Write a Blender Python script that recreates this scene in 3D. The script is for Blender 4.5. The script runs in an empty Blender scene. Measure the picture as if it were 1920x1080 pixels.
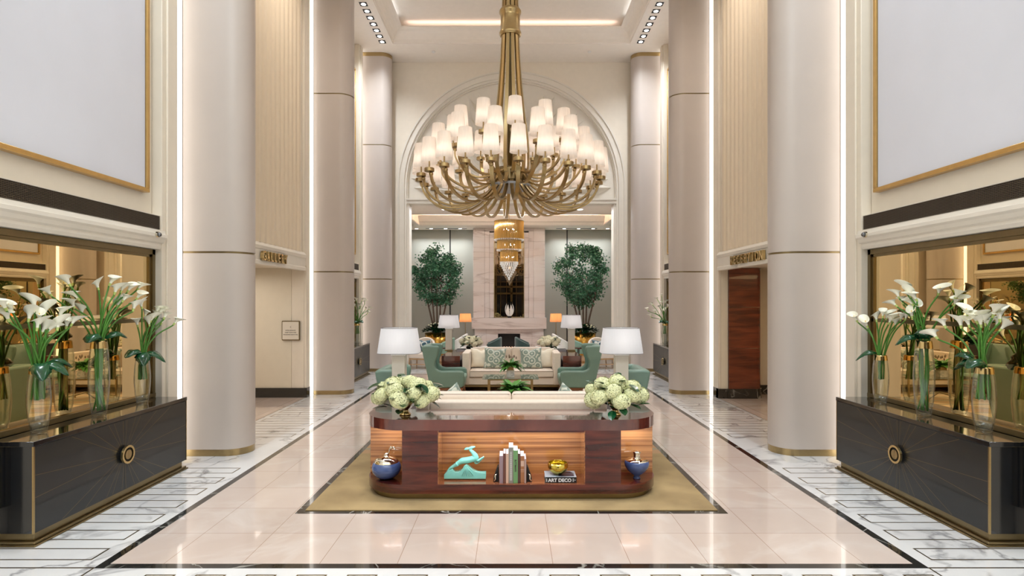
import bpy, math, random
from mathutils import Vector, Matrix
PI = math.pi
C = bpy.context.scene.collection
sc = bpy.context.scene
F, H0, CX, CY = 1062.0, 1.9, 959.0, 565.0

# ---------------------------------------------------------------- camera, world, exposure
cam_d = bpy.data.cameras.new('camera'); cam = bpy.data.objects.new('camera', cam_d); C.objects.link(cam)
cam_d.sensor_width = 36.0; cam_d.lens = F / 1920 * 36
cam.location = (0, 0, H0); cam.rotation_euler = (PI/2, 0, 0)
cam_d.shift_x = (960 - CX) / 1920; cam_d.shift_y = (CY - 540) / 1920
cam_d.clip_start = 0.05; cam_d.clip_end = 100
sc.camera = cam
sc.view_settings.view_transform = 'Standard'; sc.view_settings.look = 'None'
sc.view_settings.gamma = 1; sc.view_settings.use_curve_mapping = False
sc.view_settings.exposure = 0.5
w = bpy.data.worlds.new('world'); sc.world = w; w.use_nodes = True
w.node_tree.nodes['Background'].inputs[0].default_value = (0.02, 0.03, 0.06, 1)
w.node_tree.nodes['Background'].inputs[1].default_value = 0.3
sc.cycles.max_bounces = 10; sc.cycles.diffuse_bounces = 5; sc.cycles.glossy_bounces = 5
sc.cycles.transmission_bounces = 8; sc.cycles.transparent_max_bounces = 8
sc.cycles.caustics_reflective = False; sc.cycles.caustics_refractive = False
sc.cycles.sample_clamp_indirect = 6.0

def area(name, loc, sx, sy, power, col=(1, .93, .84), rot=(0, 0, 0), spread=PI):
    l = bpy.data.lights.new(name, 'AREA'); l.shape = 'RECTANGLE'; l.size = sx; l.size_y = sy
    l.energy = power; l.color = col; l.spread = spread
    o = bpy.data.objects.new(name, l); o.location = loc; o.rotation_euler = rot; C.objects.link(o); return o
def point(name, loc, power, col=(1, .85, .68), r=.03):
    l = bpy.data.lights.new(name, 'POINT'); l.energy = power; l.color = col; l.shadow_soft_size = r
    o = bpy.data.objects.new(name, l); o.location = loc; C.objects.link(o); return o
WARM = (1, .90, .80); NEUT = (.90, .95, 1); COOL = (.82, .92, 1)
# cove lighting hidden on the ledge of the ceiling tray, shining up and inward
for s in (-1, 1):
    area('cove_light', (s*2.95, 5.5, 9.0), .12, 17.5, 12, NEUT, (0, PI - s*0.35, 0))
area('cove_light', (0, 14.62, 9.0), 5.4, .12, 4, (1, .80, .70), (PI-.35, 0, 0))
# rows of downlights along both soffits, one lamp strip for each cluster of seven
for s in (-1, 1):
    for y, pw, cl in ((-1.0, 60, COOL), (4.9, 62, COOL), (9.3, 30, WARM), (13.74, 66, NEUT)):
        area('downlight_row', (s*3.35, y, 8.60), .14, 2.0, pw, cl, (0, 0, 0), 2.1)
# fill light added at the unseen entrance end, behind the camera; no fixture there
area('entrance_fill', (0, -1.6, 8.9), 4.5, 3.0, 285, COOL)
# lounge beyond the arch
area('lounge_cove', (0, 20.35, 5.02), 6.2, .10, 45, (1, .80, .70), (PI-.5, 0, 0))
area('lounge_cove', (0, 18.1, 5.02), 6.2, .10, 45, (1, .86, .78), (PI+.5, 0, 0))
for s in (-1, 1):
    area('lounge_downlight_row', (s*2.7, 21.45, 4.63), 2.2, .10, 36, NEUT, (0, 0, 0), 2.0)
    area('lounge_downlight_row', (s*2.0, 17.0, 4.62), 1.2, .12, 40, NEUT)
# side passages
area('gallery_passage_light', (-5.4, 9.6, 2.45), 1.4, 2.2, 20, WARM)
area('reception_passage_light', (5.6, 9.2, 2.45), 1.2, 2.0, 10, (1, .66, .32))

# ---------------------------------------------------------------- materials
def _mat(name):
    m = bpy.data.materials.new(name); m.use_nodes = True
    nt = m.node_tree; return m, nt, nt.nodes['Principled BSDF'], nt.nodes, nt.links
def lin(c):
    return tuple(((x/255)/12.92 if x/255 <= .04045 else ((x/255+.055)/1.055)**2.4) for x in c)
def mat(name, col, rough=.5, metal=0, coat=0, var=0, vscale=8, bump=0, bscale=60, emit=None, es=0, spec=.5, sheen=0, trans=0, stretch=(1,1,1)):
    m, nt, b, N, L = _mat(name)
    c = lin(col)
    b.inputs['Base Color'].default_value = (*c, 1); b.inputs['Roughness'].default_value = rough
    b.inputs['Metallic'].default_value = metal; b.inputs['Coat Weight'].default_value = coat
    b.inputs['Coat Roughness'].default_value = .04
    b.inputs['Specular IOR Level'].default_value = spec; b.inputs['Sheen Weight'].default_value = sheen
    b.inputs['Transmission Weight'].default_value = trans
    if emit: b.inputs['Emission Color'].default_value = (*emit, 1); b.inputs['Emission Strength'].default_value = es
    tc = N.new('ShaderNodeTexCoord'); mp = N.new('ShaderNodeMapping'); mp.inputs['Scale'].default_value = stretch
    L.new(tc.outputs['Object'], mp.inputs[0])
    n = N.new('ShaderNodeTexNoise'); n.inputs['Scale'].default_value = vscale; n.inputs['Detail'].default_value = 4
    L.new(mp.outputs[0], n.inputs['Vector'])
    r = N.new('ShaderNodeValToRGB'); v = max(var, .015)
    r.color_ramp.elements[0].position = .3; r.color_ramp.elements[1].position = .7
    r.color_ramp.elements[0].color = (*[x*(1-v) for x in c], 1); r.color_ramp.elements[1].color = (*[min(1, x*(1+v)) for x in c], 1)
    L.new(n.outputs['Fac'], r.inputs[0]); L.new(r.outputs[0], b.inputs['Base Color'])
    if bump:
        n2 = N.new('ShaderNodeTexNoise'); n2.inputs['Scale'].default_value = bscale
        L.new(mp.outputs[0], n2.inputs['Vector'])
        bp = N.new('ShaderNodeBump'); bp.inputs['Strength'].default_value = bump; bp.inputs['Distance'].default_value = .01
        L.new(n2.outputs['Fac'], bp.inputs['Height']); L.new(bp.outputs[0], b.inputs['Normal'])
    return m
def marble(name, base, vein, scale=1.6, width=.06, rough=.12, amount=.7, cloud=None, stretch=(1,1,1), tile=None, toff=(0,0,0), seam=None, coat=0):
    m, nt, b, N, L = _mat(name)
    tc = N.new('ShaderNodeTexCoord'); mp = N.new('ShaderNodeMapping'); mp.inputs['Scale'].default_value = stretch
    L.new(tc.outputs['Object'], mp.inputs[0])
    n0 = N.new('ShaderNodeTexNoise'); n0.inputs['Scale'].default_value = scale; n0.inputs['Detail'].default_value = 6; n0.inputs['Distortion'].default_value = .6
    L.new(mp.outputs[0], n0.inputs['Vector'])
    a = N.new('ShaderNodeMath'); a.operation = 'SUBTRACT'; a.inputs[1].default_value = .5; L.new(n0.outputs['Fac'], a.inputs[0])
    ab = N.new('ShaderNodeMath'); ab.operation = 'ABSOLUTE'; L.new(a.outputs[0], ab.inputs[0])
    r = N.new('ShaderNodeValToRGB'); r.color_ramp.elements[0].position = 0; r.color_ramp.elements[1].position = width
    r.color_ramp.elements[0].color = (amount,)*3+(1,); r.color_ramp.elements[1].color = (0, 0, 0, 1)
    L.new(ab.outputs[0], r.inputs[0])
    n1 = N.new('ShaderNodeTexNoise'); n1.inputs['Scale'].default_value = scale*.8; n1.inputs['Detail'].default_value = 5; L.new(mp.outputs[0], n1.inputs['Vector'])
    rc = N.new('ShaderNodeValToRGB'); rc.color_ramp.elements[0].position = .35; rc.color_ramp.elements[1].position = .68
    cb = lin(base); cc = lin(cloud) if cloud else cb
    rc.color_ramp.elements[0].color = (*cb, 1); rc.color_ramp.elements[1].color = (*cc, 1)
    L.new(n1.outputs['Fac'], rc.inputs[0])
    mask = N.new('ShaderNodeMath'); mask.operation = 'MULTIPLY'; L.new(r.outputs[0], mask.inputs[0])
    n2 = N.new('ShaderNodeTexNoise'); n2.inputs['Scale'].default_value = scale*1.7; L.new(mp.outputs[0], n2.inputs['Vector'])
    rm = N.new('ShaderNodeValToRGB'); rm.color_ramp.elements[0].position = .38; rm.color_ramp.elements[1].position = .6
    L.new(n2.outputs['Fac'], rm.inputs[0]); L.new(rm.outputs[0], mask.inputs[1])
    mx = N.new('ShaderNodeMixRGB'); mx.inputs[2].default_value = (*lin(vein), 1)
    L.new(mask.outputs[0], mx.inputs[0]); L.new(rc.outputs[0], mx.inputs[1])
    out = mx.outputs[0]
    if tile:
        br = N.new('ShaderNodeTexBrick'); br.offset = 0; br.inputs['Scale'].default_value = 1
        br.inputs['Brick Width'].default_value = tile; br.inputs['Row Height'].default_value = tile
        br.inputs['Mortar Size'].default_value = .0022; br.inputs['Mortar Smooth'].default_value = .1
        br.inputs['Color1'].default_value = (1, 1, 1, 1); br.inputs['Color2'].default_value = (.93, .93, .93, 1)
        br.inputs['Mortar'].default_value = (*lin(seam), 1)
        mt = N.new('ShaderNodeMapping'); mt.inputs['Location'].default_value = toff; L.new(tc.outputs['Object'], mt.inputs[0]); L.new(mt.outputs[0], br.inputs['Vector'])
        mm = N.new('ShaderNodeMixRGB'); mm.blend_type = 'MULTIPLY'; mm.inputs[0].default_value = 1
        L.new(out, mm.inputs[1]); L.new(br.outputs['Color'], mm.inputs[2]); out = mm.outputs[0]
    L.new(out, b.inputs['Base Color']); b.inputs['Roughness'].default_value = rough; b.inputs['Coat Weight'].default_value = coat; b.inputs['Coat Roughness'].default_value = .02
    return m
def wood(name, c1, c2, stretch=(1, 6, 14), scale=2.2, rough=.25, coat=1.0, dist=2.5):
    m, nt, b, N, L = _mat(name)
    tc = N.new('ShaderNodeTexCoord'); mp = N.new('ShaderNodeMapping'); mp.inputs['Scale'].default_value = stretch
    L.new(tc.outputs['Object'], mp.inputs[0])
    n = N.new('ShaderNodeTexNoise'); n.inputs['Scale'].default_value = scale; n.inputs['Detail'].default_value = 7; n.inputs['Distortion'].default_value = dist*.2
    L.new(mp.outputs[0], n.inputs['Vector'])
    r = N.new('ShaderNodeValToRGB'); r.color_ramp.elements[0].position = .36; r.color_ramp.elements[1].position = .64
    r.color_ramp.elements[0].color = (*lin(c1), 1); r.color_ramp.elements[1].color = (*lin(c2), 1)
    L.new(n.outputs['Fac'], r.inputs[0]); L.new(r.outputs[0], b.inputs['Base Color'])
    b.inputs['Roughness'].default_value = rough; b.inputs['Coat Weight'].default_value = coat; b.inputs['Coat Roughness'].default_value = .03
    return m
def emit_mat(name, col, s):
    m, nt, b, N, L = _mat(name)
    b.inputs['Base Color'].default_value = (*col, 1); b.inputs['Emission Color'].default_value = (*col, 1); b.inputs['Emission Strength'].default_value = s
    return m
def shade_mat(name, col, tr=.55, pleat=.92):
    m, nt, b, N, L = _mat(name)
    d = N.new('ShaderNodeBsdfDiffuse'); t = N.new('ShaderNodeBsdfTranslucent'); mx = N.new('ShaderNodeMixShader'); mx.inputs[0].default_value = tr
    n = N.new('ShaderNodeTexNoise'); n.inputs['Scale'].default_value = 40; tc = N.new('ShaderNodeTexCoord'); mp = N.new('ShaderNodeMapping'); mp.inputs['Scale'].default_value = (1.5, 1.5, .1)
    L.new(tc.outputs['Object'], mp.inputs[0]); L.new(mp.outputs[0], n.inputs['Vector'])
    r = N.new('ShaderNodeValToRGB'); r.color_ramp.elements[0].position = .3; r.color_ramp.elements[1].position = .7
    r.color_ramp.elements[0].color = (*[x*pleat for x in lin(col)], 1); r.color_ramp.elements[1].color = (*lin(col), 1); L.new(n.outputs['Fac'], r.inputs[0])
    L.new(r.outputs[0], d.inputs[0]); L.new(r.outputs[0], t.inputs[0]); L.new(d.outputs[0], mx.inputs[1]); L.new(t.outputs[0], mx.inputs[2])
    L.new(mx.outputs[0], N['Material Output'].inputs[0]); N.remove(b)
    return m
def glass_mat(name, col=(1, 1, 1), rough=0, ior=1.45, thin=True, alpha=.9):
    # clear glass: mirror-like at grazing angles, see-through otherwise
    m, nt, b, N, L = _mat(name)
    g = N.new('ShaderNodeBsdfGlossy'); g.inputs['Roughness'].default_value = .02; t = N.new('ShaderNodeBsdfTransparent'); t.inputs[0].default_value = (*col, 1)
    lw = N.new('ShaderNodeLayerWeight'); lw.inputs[0].default_value = .5
    pw = N.new('ShaderNodeMath'); pw.operation = 'POWER'; pw.inputs[1].default_value = 3.2; L.new(lw.outputs['Facing'], pw.inputs[0])
    fr = N.new('ShaderNodeMath'); fr.operation = 'MULTIPLY_ADD'; fr.inputs[1].default_value = .95 if ior > 1.3 else .3; fr.inputs[2].default_value = .07 if ior > 1.3 else .01; L.new(pw.outputs[0], fr.inputs[0])
    mx = N.new('ShaderNodeMixShader'); L.new(fr.outputs[0], mx.inputs[0]); L.new(t.outputs[0], mx.inputs[1]); L.new(g.outputs[0], mx.inputs[2])
    L.new(mx.outputs[0], N['Material Output'].inputs[0]); N.remove(b)
    return m
def carpet_mat():
    m, nt, b, N, L = _mat('patterned carpet')
    tc = N.new('ShaderNodeTexCoord'); sep = N.new('ShaderNodeSeparateXYZ'); L.new(tc.outputs['Object'], sep.inputs[0])
    n = N.new('ShaderNodeTexNoise'); n.inputs['Scale'].default_value = 2.2; n.inputs['Detail'].default_value = 5; L.new(tc.outputs['Object'], n.inputs['Vector'])
    r = N.new('ShaderNodeValToRGB'); r.color_ramp.elements[0].position = .3; r.color_ramp.elements[1].position = .7
    r.color_ramp.elements[0].color = (*lin((138, 112, 68)), 1); r.color_ramp.elements[1].color = (*lin((180, 152, 102)), 1); L.new(n.outputs['Fac'], r.inputs[0])
    # geometric field: diagonal bands in tan, brown and cream
    mp = N.new('ShaderNodeMapping'); mp.inputs['Rotation'].default_value = (0, 0, PI/4); L.new(tc.outputs['Object'], mp.inputs[0])
    ch = N.new('ShaderNodeTexChecker'); ch.inputs['Scale'].default_value = 1.5
    ch.inputs['Color1'].default_value = (*lin((176, 136, 94)), 1); ch.inputs['Color2'].default_value = (*lin((208, 180, 144)), 1); L.new(mp.outputs[0], ch.inputs['Vector'])
    wv = N.new('ShaderNodeTexWave'); wv.wave_type = 'RINGS'; wv.inputs['Scale'].default_value = .8; L.new(tc.outputs['Object'], wv.inputs['Vector'])
    rw = N.new('ShaderNodeValToRGB'); rw.color_ramp.elements[0].position = .90; rw.color_ramp.elements[1].position = .93; L.new(wv.outputs['Fac'], rw.inputs[0])
    m1 = N.new('ShaderNodeMixRGB'); m1.inputs[2].default_value = (*lin((150, 138, 112)), 1); L.new(rw.outputs[0], m1.inputs[0]); L.new(ch.outputs[0], m1.inputs[1])
    gt = N.new('ShaderNodeMath'); gt.operation = 'GREATER_THAN'; gt.inputs[1].default_value = 7.05; L.new(sep.outputs[1], gt.inputs[0])
    mx = N.new('ShaderNodeMixRGB'); L.new(gt.outputs[0], mx.inputs[0]); L.new(r.outputs[0], mx.inputs[1]); L.new(m1.outputs[0], mx.inputs[2])
    L.new(mx.outputs[0], b.inputs['Base Color']); b.inputs['Roughness'].default_value = .95; b.inputs['Sheen Weight'].default_value = .2
    n2 = N.new('ShaderNodeTexNoise'); n2.inputs['Scale'].default_value = 300; L.new(tc.outputs['Object'], n2.inputs['Vector'])
    bp = N.new('ShaderNodeBump'); bp.inputs['Strength'].default_value = .5; bp.inputs['Distance'].default_value = .005; L.new(n2.outputs['Fac'], bp.inputs['Height']); L.new(bp.outputs[0], b.inputs['Normal'])
    return m
def damask_mat(name, c1, c2, scale=9):
    m, nt, b, N, L = _mat(name)
    tc = N.new('ShaderNodeTexCoord'); v = N.new('ShaderNodeTexVoronoi'); v.inputs['Scale'].default_value = scale; v.inputs['Randomness'].default_value = .6
    L.new(tc.outputs['Object'], v.inputs['Vector'])
    mu = N.new('ShaderNodeMath'); mu.operation = 'MULTIPLY'; mu.inputs[1].default_value = 17; L.new(v.outputs['Distance'], mu.inputs[0])
    sn = N.new('ShaderNodeMath'); sn.operation = 'SINE'; L.new(mu.outputs[0], sn.inputs[0])
    r = N.new('ShaderNodeValToRGB'); r.color_ramp.elements[0].position = .1; r.color_ramp.elements[1].position = .5
    r.color_ramp.elements[0].color = (*lin(c1), 1); r.color_ramp.elements[1].color = (*lin(c2), 1)
    L.new(sn.outputs[0], r.inputs[0]); L.new(r.outputs[0], b.inputs['Base Color']); b.inputs['Roughness'].default_value = .55; b.inputs['Sheen Weight'].default_value = .3
    return m

M = dict(
 plaster=mat('cream plaster', (232, 222, 206), .6, bump=.03, bscale=150),
 plaster2=mat('warm plaster', (238, 228, 212), .65, bump=.03, bscale=150),
 trimw=mat('ivory trim paint', (232, 225, 213), .45),
 colm=mat('satin column leather', (192, 181, 173), .38, var=.02, vscale=2, bump=.05, bscale=120),
 passage=mat('passage plaster', (226, 217, 198), .5),
 flute=mat('fluted panel', (226, 210, 186), .55),
 ceil=mat('ceiling paint', (246, 238, 228), .7),
 canvas=mat('white canvas panel', (222, 224, 234), .6, var=.02, vscale=1.5),
 goldf=mat('gilded frame', (206, 168, 104), .32, .75, var=.06, vscale=12),
 brass=mat('satin brass', (176, 154, 112), .28, 1, var=.05, vscale=20, stretch=(1, 1, 6)),
 brassd=mat('aged bronze brass', (138, 122, 90), .33, 1, var=.06, vscale=10),
 gold=mat('polished gold', (204, 182, 132), .14, 1, var=.05),
 hamm=mat('hammered gold', (196, 152, 72), .22, 1, var=.12, vscale=9, bump=.6, bscale=14, stretch=(1, 1, .25)),
 lacq=mat('charcoal lacquer', (30, 30, 29), .40, var=.08, vscale=3, coat=.3),
 lacqside=mat('black lacquer', (18, 20, 24), .12, coat=.8),
 grille=mat('dark bronze grille', (98, 88, 76), .4, .6),
 dark=mat('near black', (14, 14, 14), .6),
 chrome=mat('smoked chrome', (120, 122, 128), .15, 1),
 silver=mat('mirror silver', (228, 222, 205), .06, 1, bump=.12, bscale=9),
 wht=marble('white veined marble', (238, 238, 238), (120, 118, 122), 1.5, .03, .10, .75, (224, 222, 222), coat=.5),
 blk=marble('black marble', (26, 27, 26), (190, 188, 180), 1.6, .012, .08, .8, (36, 36, 34), coat=.6),
 beige=marble('rose beige marble', (220, 203, 193), (230, 220, 213), 1.0, .05, .10, .5, (210, 190, 178), tile=.5635, toff=(-.3+.5635, -4.64+.5635*9, 0), seam=(196, 178, 160), coat=.5),
 onyx=marble('cream onyx', (226, 220, 218), (176, 160, 154), .9, .035, .22, .75, (218, 206, 200), stretch=(.35, 1, 3.2)),
 maho=wood('mahogany gloss', (60, 19, 11), (100, 40, 26), (1, 1, 9), 2.0, .25, .5),
 mahot=wood('mahogany top', (82, 34, 26), (116, 58, 44), (1, 8, 1), 2.0, .12),
 zebra=wood('figured warm veneer', (126, 74, 38), (192, 132, 78), (.3, 1, 24), 1.6, .2),
 shelfw=wood('shelf veneer', (118, 66, 44), (154, 94, 62), (1, 9, 1), 2.0, .12),
 walnut=wood('walnut', (112, 62, 34), (152, 92, 54), (2, 2, 9), 4, .3, .3),
 oak=wood('pale oak', (178, 138, 92), (206, 168, 120), (2, 2, 9), 4, .4, .2),
 redwood=wood('reception door veneer', (84, 36, 22), (128, 60, 36), (1, 1, 9), 1.2, .2),
 teal=mat('teal leather', (112, 138, 124), .38, var=.04, vscale=5, bump=.05, bscale=200),
 teald=mat('dark green velvet', (46, 72, 68), .6, sheen=.4, var=.1),
 tealm=mat('mint leather', (130, 164, 148), .4),
 cream=mat('cream linen', (234, 218, 202), .8, var=.03, vscale=30, bump=.15, bscale=250, sheen=.2),
 pipe=mat('dark piping', (150, 128, 112), .8),
 satin=mat('ivory satin', (236, 226, 206), .4, var=.05, vscale=10, sheen=.3),
 damask=damask_mat('sage damask', (132, 148, 136), (208, 210, 196), 7),
 butter=damask_mat('butterfly print', (58, 96, 110), (226, 226, 220), 5),
 carpet=carpet_mat(),
 shade=shade_mat('pleated silk shade', (252, 242, 232), .5),
 lshade=shade_mat('white linen shade', (232, 233, 238), .45, .985),
 oshade=shade_mat('amber shade', (240, 176, 122), .6),
 bulb=emit_mat('lit bulb', (1, .92, .84), 9),
 led=emit_mat('led strip', (1, .96, .90), 1.15),
 ledw=emit_mat('downlight lens', (1, .98, .95), 9),
 ceramic=mat('pearl grey ceramic', (206, 200, 188), .22, coat=.5, var=.03),
 trimg=mat('grey shade trim', (110, 108, 112), .6),
 glass=glass_mat('clear glass', (.97, .99, .98)),
 water=glass_mat('water', (.93, .97, .94), ior=1.2),
 tint=glass_mat('table glass', (.82, .92, .88)),
 crystal=mat('crystal', (240, 240, 240), .04, trans=.5, coat=1, emit=(1, .92, .8), es=.08),  # faint emission stands in for bulb light caught in the crystal
 amber=mat('amber glass rods', (196, 146, 60), .12, .35, coat=1, var=.35, vscale=60, stretch=(1, 1, .02), emit=(1, .66, .25), es=.03),  # rods glow slightly by themselves, imitating lamplight in the glass
 stem=mat('flower stem', (74, 128, 44), .4, var=.12, vscale=10),
 calla=mat('calla white', (246, 244, 226), .35, var=.03, spec=.4),
 callag=mat('calla green throat', (190, 208, 120), .4),
 spadix=mat('calla spadix', (232, 190, 60), .6),
 leafd=mat('dark glossy leaf', (14, 72, 40), .22, var=.35, vscale=9, coat=.4),
 leafm=mat('mid green leaf', (84, 140, 58), .4, var=.3, vscale=12),
 leaft=mat('ficus leaf', (62, 112, 80), .42, var=.45, vscale=6),
 hyd=mat('hydrangea petals', (230, 232, 184), .6, var=.22, vscale=60),
 hydc=mat('hydrangea shadow green', (120, 140, 70), .8, var=.2, vscale=30),
 rosew=mat('ivory petals', (238, 232, 204), .6, var=.08, vscale=22),
 bark=mat('bark', (104, 86, 74), .8, var=.15, vscale=14, bump=.4, bscale=50),
 soil=mat('soil', (46, 34, 26), .95),
 greyw=mat('grey green wall fabric', (156, 156, 146), .6, sheen=.2, var=.02, vscale=200),
 deer=mat('turquoise glaze', (122, 198, 188), .14, coat=.8, var=.08, vscale=14),
 blue=mat('blue glaze', (72, 92, 142), .25, coat=.5, var=.1, vscale=10, stretch=(1, 1, 8)),
 navy=mat('dark blue glaze', (38, 48, 72), .3, coat=.3),
 paper=mat('page edges', (226, 226, 228), .9, var=.05, vscale=80, stretch=(1, 12, 1)),
 white=mat('matte white', (238, 236, 232), .5),
 signp=mat('sign plate', (226, 218, 204), .35),
 ink=mat('dark ink', (60, 52, 46), .6),
 fire=emit_mat('embers', (1, .62, .42), 1.0),
 night=mat('night window', (24, 30, 38), .05, spec=.8),
 stone=mat('sculpture stone', (236, 232, 228), .4, bump=.2, bscale=40),
 potw=marble('white stone pot', (222, 220, 216), (160, 158, 156), 8, .08, .3),
)
def mirror_mat(name, col, rough=.005):
    m, nt, b, N, L = _mat(name)
    b.inputs['Metallic'].default_value = 1; b.inputs['Roughness'].default_value = rough
    tc = N.new('ShaderNodeTexCoord'); n = N.new('ShaderNodeTexNoise'); n.inputs['Scale'].default_value = .5; L.new(tc.outputs['Object'], n.inputs['Vector'])
    r = N.new('ShaderNodeValToRGB'); c = lin(col)
    r.color_ramp.elements[0].color = (*[x*.96 for x in c], 1); r.color_ramp.elements[1].color = (*c, 1)
    L.new(n.outputs['Fac'], r.inputs[0]); L.new(r.outputs[0], b.inputs['Base Color']); return m
M['bmirror'] = mirror_mat('bronze mirror glass', (250, 218, 160))
M['smirror'] = mirror_mat('smoked mirror glass', (150, 132, 110))
def bookmat(i, col):
    k = 'book%d' % i
    M[k] = mat('book cover %d' % i, col, .4, coat=.3, var=.04); return k

# ---------------------------------------------------------------- mesh helpers
class MB:
    def __init__(s): s.v = []; s.f = []; s.m = []; s.T = Matrix.Identity(4); s.mi = 0
    def add(s, vs, fs, mi=None):
        b = len(s.v); s.v += [tuple(s.T @ Vector(p)) for p in vs]
        s.f += [tuple(b+i for i in f) for f in fs]; s.m += [s.mi if mi is None else mi]*len(fs); return s
    def box(s, x0, x1, y0, y1, z0, z1, mi=None):
        x0, x1 = min(x0, x1), max(x0, x1); y0, y1 = min(y0, y1), max(y0, y1); z0, z1 = min(z0, z1), max(z0, z1)
        return s.add([(x0,y0,z0),(x1,y0,z0),(x1,y1,z0),(x0,y1,z0),(x0,y0,z1),(x1,y0,z1),(x1,y1,z1),(x0,y1,z1)],
          [(0,3,2,1),(4,5,6,7),(0,1,5,4),(1,2,6,5),(2,3,7,6),(3,0,4,7)], mi)
    def lathe(s, prof, n=32, c=(0, 0), mi=None, sx=1, sy=1, cap=True):
        vs = []; fs = []
        for r, z in prof:
            for k in range(n):
                a = 2*PI*k/n; vs.append((c[0]+r*sx*math.cos(a), c[1]+r*sy*math.sin(a), z))
        for i in range(len(prof)-1):
            for k in range(n):
                k2 = (k+1) % n; fs.append((i*n+k, i*n+k2, (i+1)*n+k2, (i+1)*n+k))
        if cap:
            if prof[0][0] > 1e-4: fs.append(tuple(range(n-1, -1, -1)))
            if prof[-1][0] > 1e-4: fs.append(tuple((len(prof)-1)*n+k for k in range(n)))
        return s.add(vs, fs, mi)
    def prism(s, poly, z0, z1, axis='z', mi=None, cap=True):
        n = len(poly)
        def P(a, b, c):
            return (a, b, c) if axis == 'z' else ((c, a, b) if axis == 'x' else (a, c, b))
        vs = [P(a, b, z0) for a, b in poly] + [P(a, b, z1) for a, b in poly]
        fs = [(i, (i+1) % n, n+(i+1) % n, n+i) for i in range(n)]
        if cap: fs += [tuple(range(n-1, -1, -1)), tuple(range(n, 2*n))]
        return s.add(vs, fs, mi)
    def tube(s, pts, rad, n=8, mi=None, flat=None, up=None, cap=True):
        pts = [Vector(p) for p in pts]; m = len(pts)
        if not hasattr(rad, '__len__'): rad = [rad]*m
        vs = []; fs = []; nrm = None
        for i, p in enumerate(pts):
            t = (pts[min(i+1, m-1)] - pts[max(i-1, 0)]).normalized()
            if up is not None: sd = t.cross(Vector(up)).normalized(); nn = sd.cross(t).normalized()
            else:
                if nrm is None: nrm = t.orthogonal().normalized()
                nrm = (nrm - t*nrm.dot(t)).normalized(); nn = nrm; sd = t.cross(nn)
            for k in range(n):
                if flat:
                    a = 2*PI*(k+.5)/n; ca, sa = math.cos(a), math.sin(a)
                    if n == 4: ca, sa = (1 if ca > 0 else -1), (1 if sa > 0 else -1)
                    vs.append(p + sd*ca*flat[0]*rad[i] + nn*sa*flat[1]*rad[i])
                else:
                    a = 2*PI*k/n; vs.append(p + (sd*math.cos(a) + nn*math.sin(a))*rad[i])
        for i in range(m-1):
            for k in range(n):
                k2 = (k+1) % n; fs.append((i*n+k, i*n+k2, (i+1)*n+k2, (i+1)*n+k))
        if cap: fs += [tuple(range(n-1, -1, -1)), tuple((m-1)*n+k for k in range(n))]
        return s.add(vs, fs, mi)
    def ball(s, c, r, n=16, mi=None, sc=(1, 1, 1)):
        vs = []; fs = []; h = n//2
        for i in range(1, h):
            for k in range(n):
                a = PI*i/h; b = 2*PI*k/n
                vs.append((c[0]+r*sc[0]*math.sin(a)*math.cos(b), c[1]+r*sc[1]*math.sin(a)*math.sin(b), c[2]+r*sc[2]*math.cos(a)))
        vs += [(c[0], c[1], c[2]+r*sc[2]), (c[0], c[1], c[2]-r*sc[2])]; T, B = len(vs)-2, len(vs)-1
        for i in range(h-2):
            for k in range(n):
                k2 = (k+1) % n; fs.append((i*n+k, (i+1)*n+k, (i+1)*n+k2, i*n+k2))
        for k in range(n):
            k2 = (k+1) % n; fs.append((T, k, k2)); fs.append((B, (h-2)*n+k2, (h-2)*n+k))
        return s.add(vs, fs, mi)
    def mesh(s, name, mats, smooth=False, angle=None):
        me = bpy.data.meshes.new(name); me.from_pydata(s.v, [], s.f)
        for k in (mats if isinstance(mats, (list, tuple)) else [mats]): me.materials.append(M[k] if isinstance(k, str) else k)
        me.polygons.foreach_set('material_index', s.m)
        import bmesh
        bm = bmesh.new(); bm.from_mesh(me); bmesh.ops.recalc_face_normals(bm, faces=bm.faces); bm.to_mesh(me); bm.free()
        if smooth or angle: me.polygons.foreach_set('use_smooth', [True]*len(me.polygons))
        if angle: me.set_sharp_from_angle(angle=math.radians(angle))
        me.update(); return me
    def build(s, name, mats, parent=None, smooth=False, angle=None, bevel=0, seg=2, remesh=0, subd=0, loc=None):
        o = bpy.data.objects.new(name, s.mesh(name, mats, smooth, angle)); C.objects.link(o)
        if parent: o.parent = parent
        if loc: o.location = loc
        if bevel:
            b = o.modifiers.new('bevel', 'BEVEL'); b.width = bevel; b.segments = seg; b.limit_method = 'ANGLE'; b.angle_limit = math.radians(40)
            o.data.polygons.foreach_set('use_smooth', [True]*len(o.data.polygons)); o.data.set_sharp_from_angle(angle=math.radians(50))
        if remesh:
            r = o.modifiers.new('remesh', 'REMESH'); r.mode = 'VOXEL'; r.voxel_size = remesh; r.use_smooth_shade = True
            q = o.modifiers.new('smooth', 'SMOOTH'); q.iterations = 4
        if subd:
            q = o.modifiers.new('sub', 'SUBSURF'); q.levels = subd; q.render_levels = subd
        return o
def rounded(x0, x1, y0, y1, r, n=8, corners=(1, 1, 1, 1)):
    out = []
    for (cx, cy, a0, on) in ((x0, y0, PI, corners[0]), (x1, y0, 1.5*PI, corners[1]), (x1, y1, 0, corners[2]), (x0, y1, .5*PI, corners[3])):
        if not on or r == 0: out.append((cx, cy)); continue
        ox = cx + (r if cx == x0 else -r); oy = cy + (r if cy == y0 else -r)
        for k in range(n+1):
            a = a0 + .5*PI*k/n; out.append((ox + r*math.cos(a), oy + r*math.sin(a)))
    return out
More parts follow.
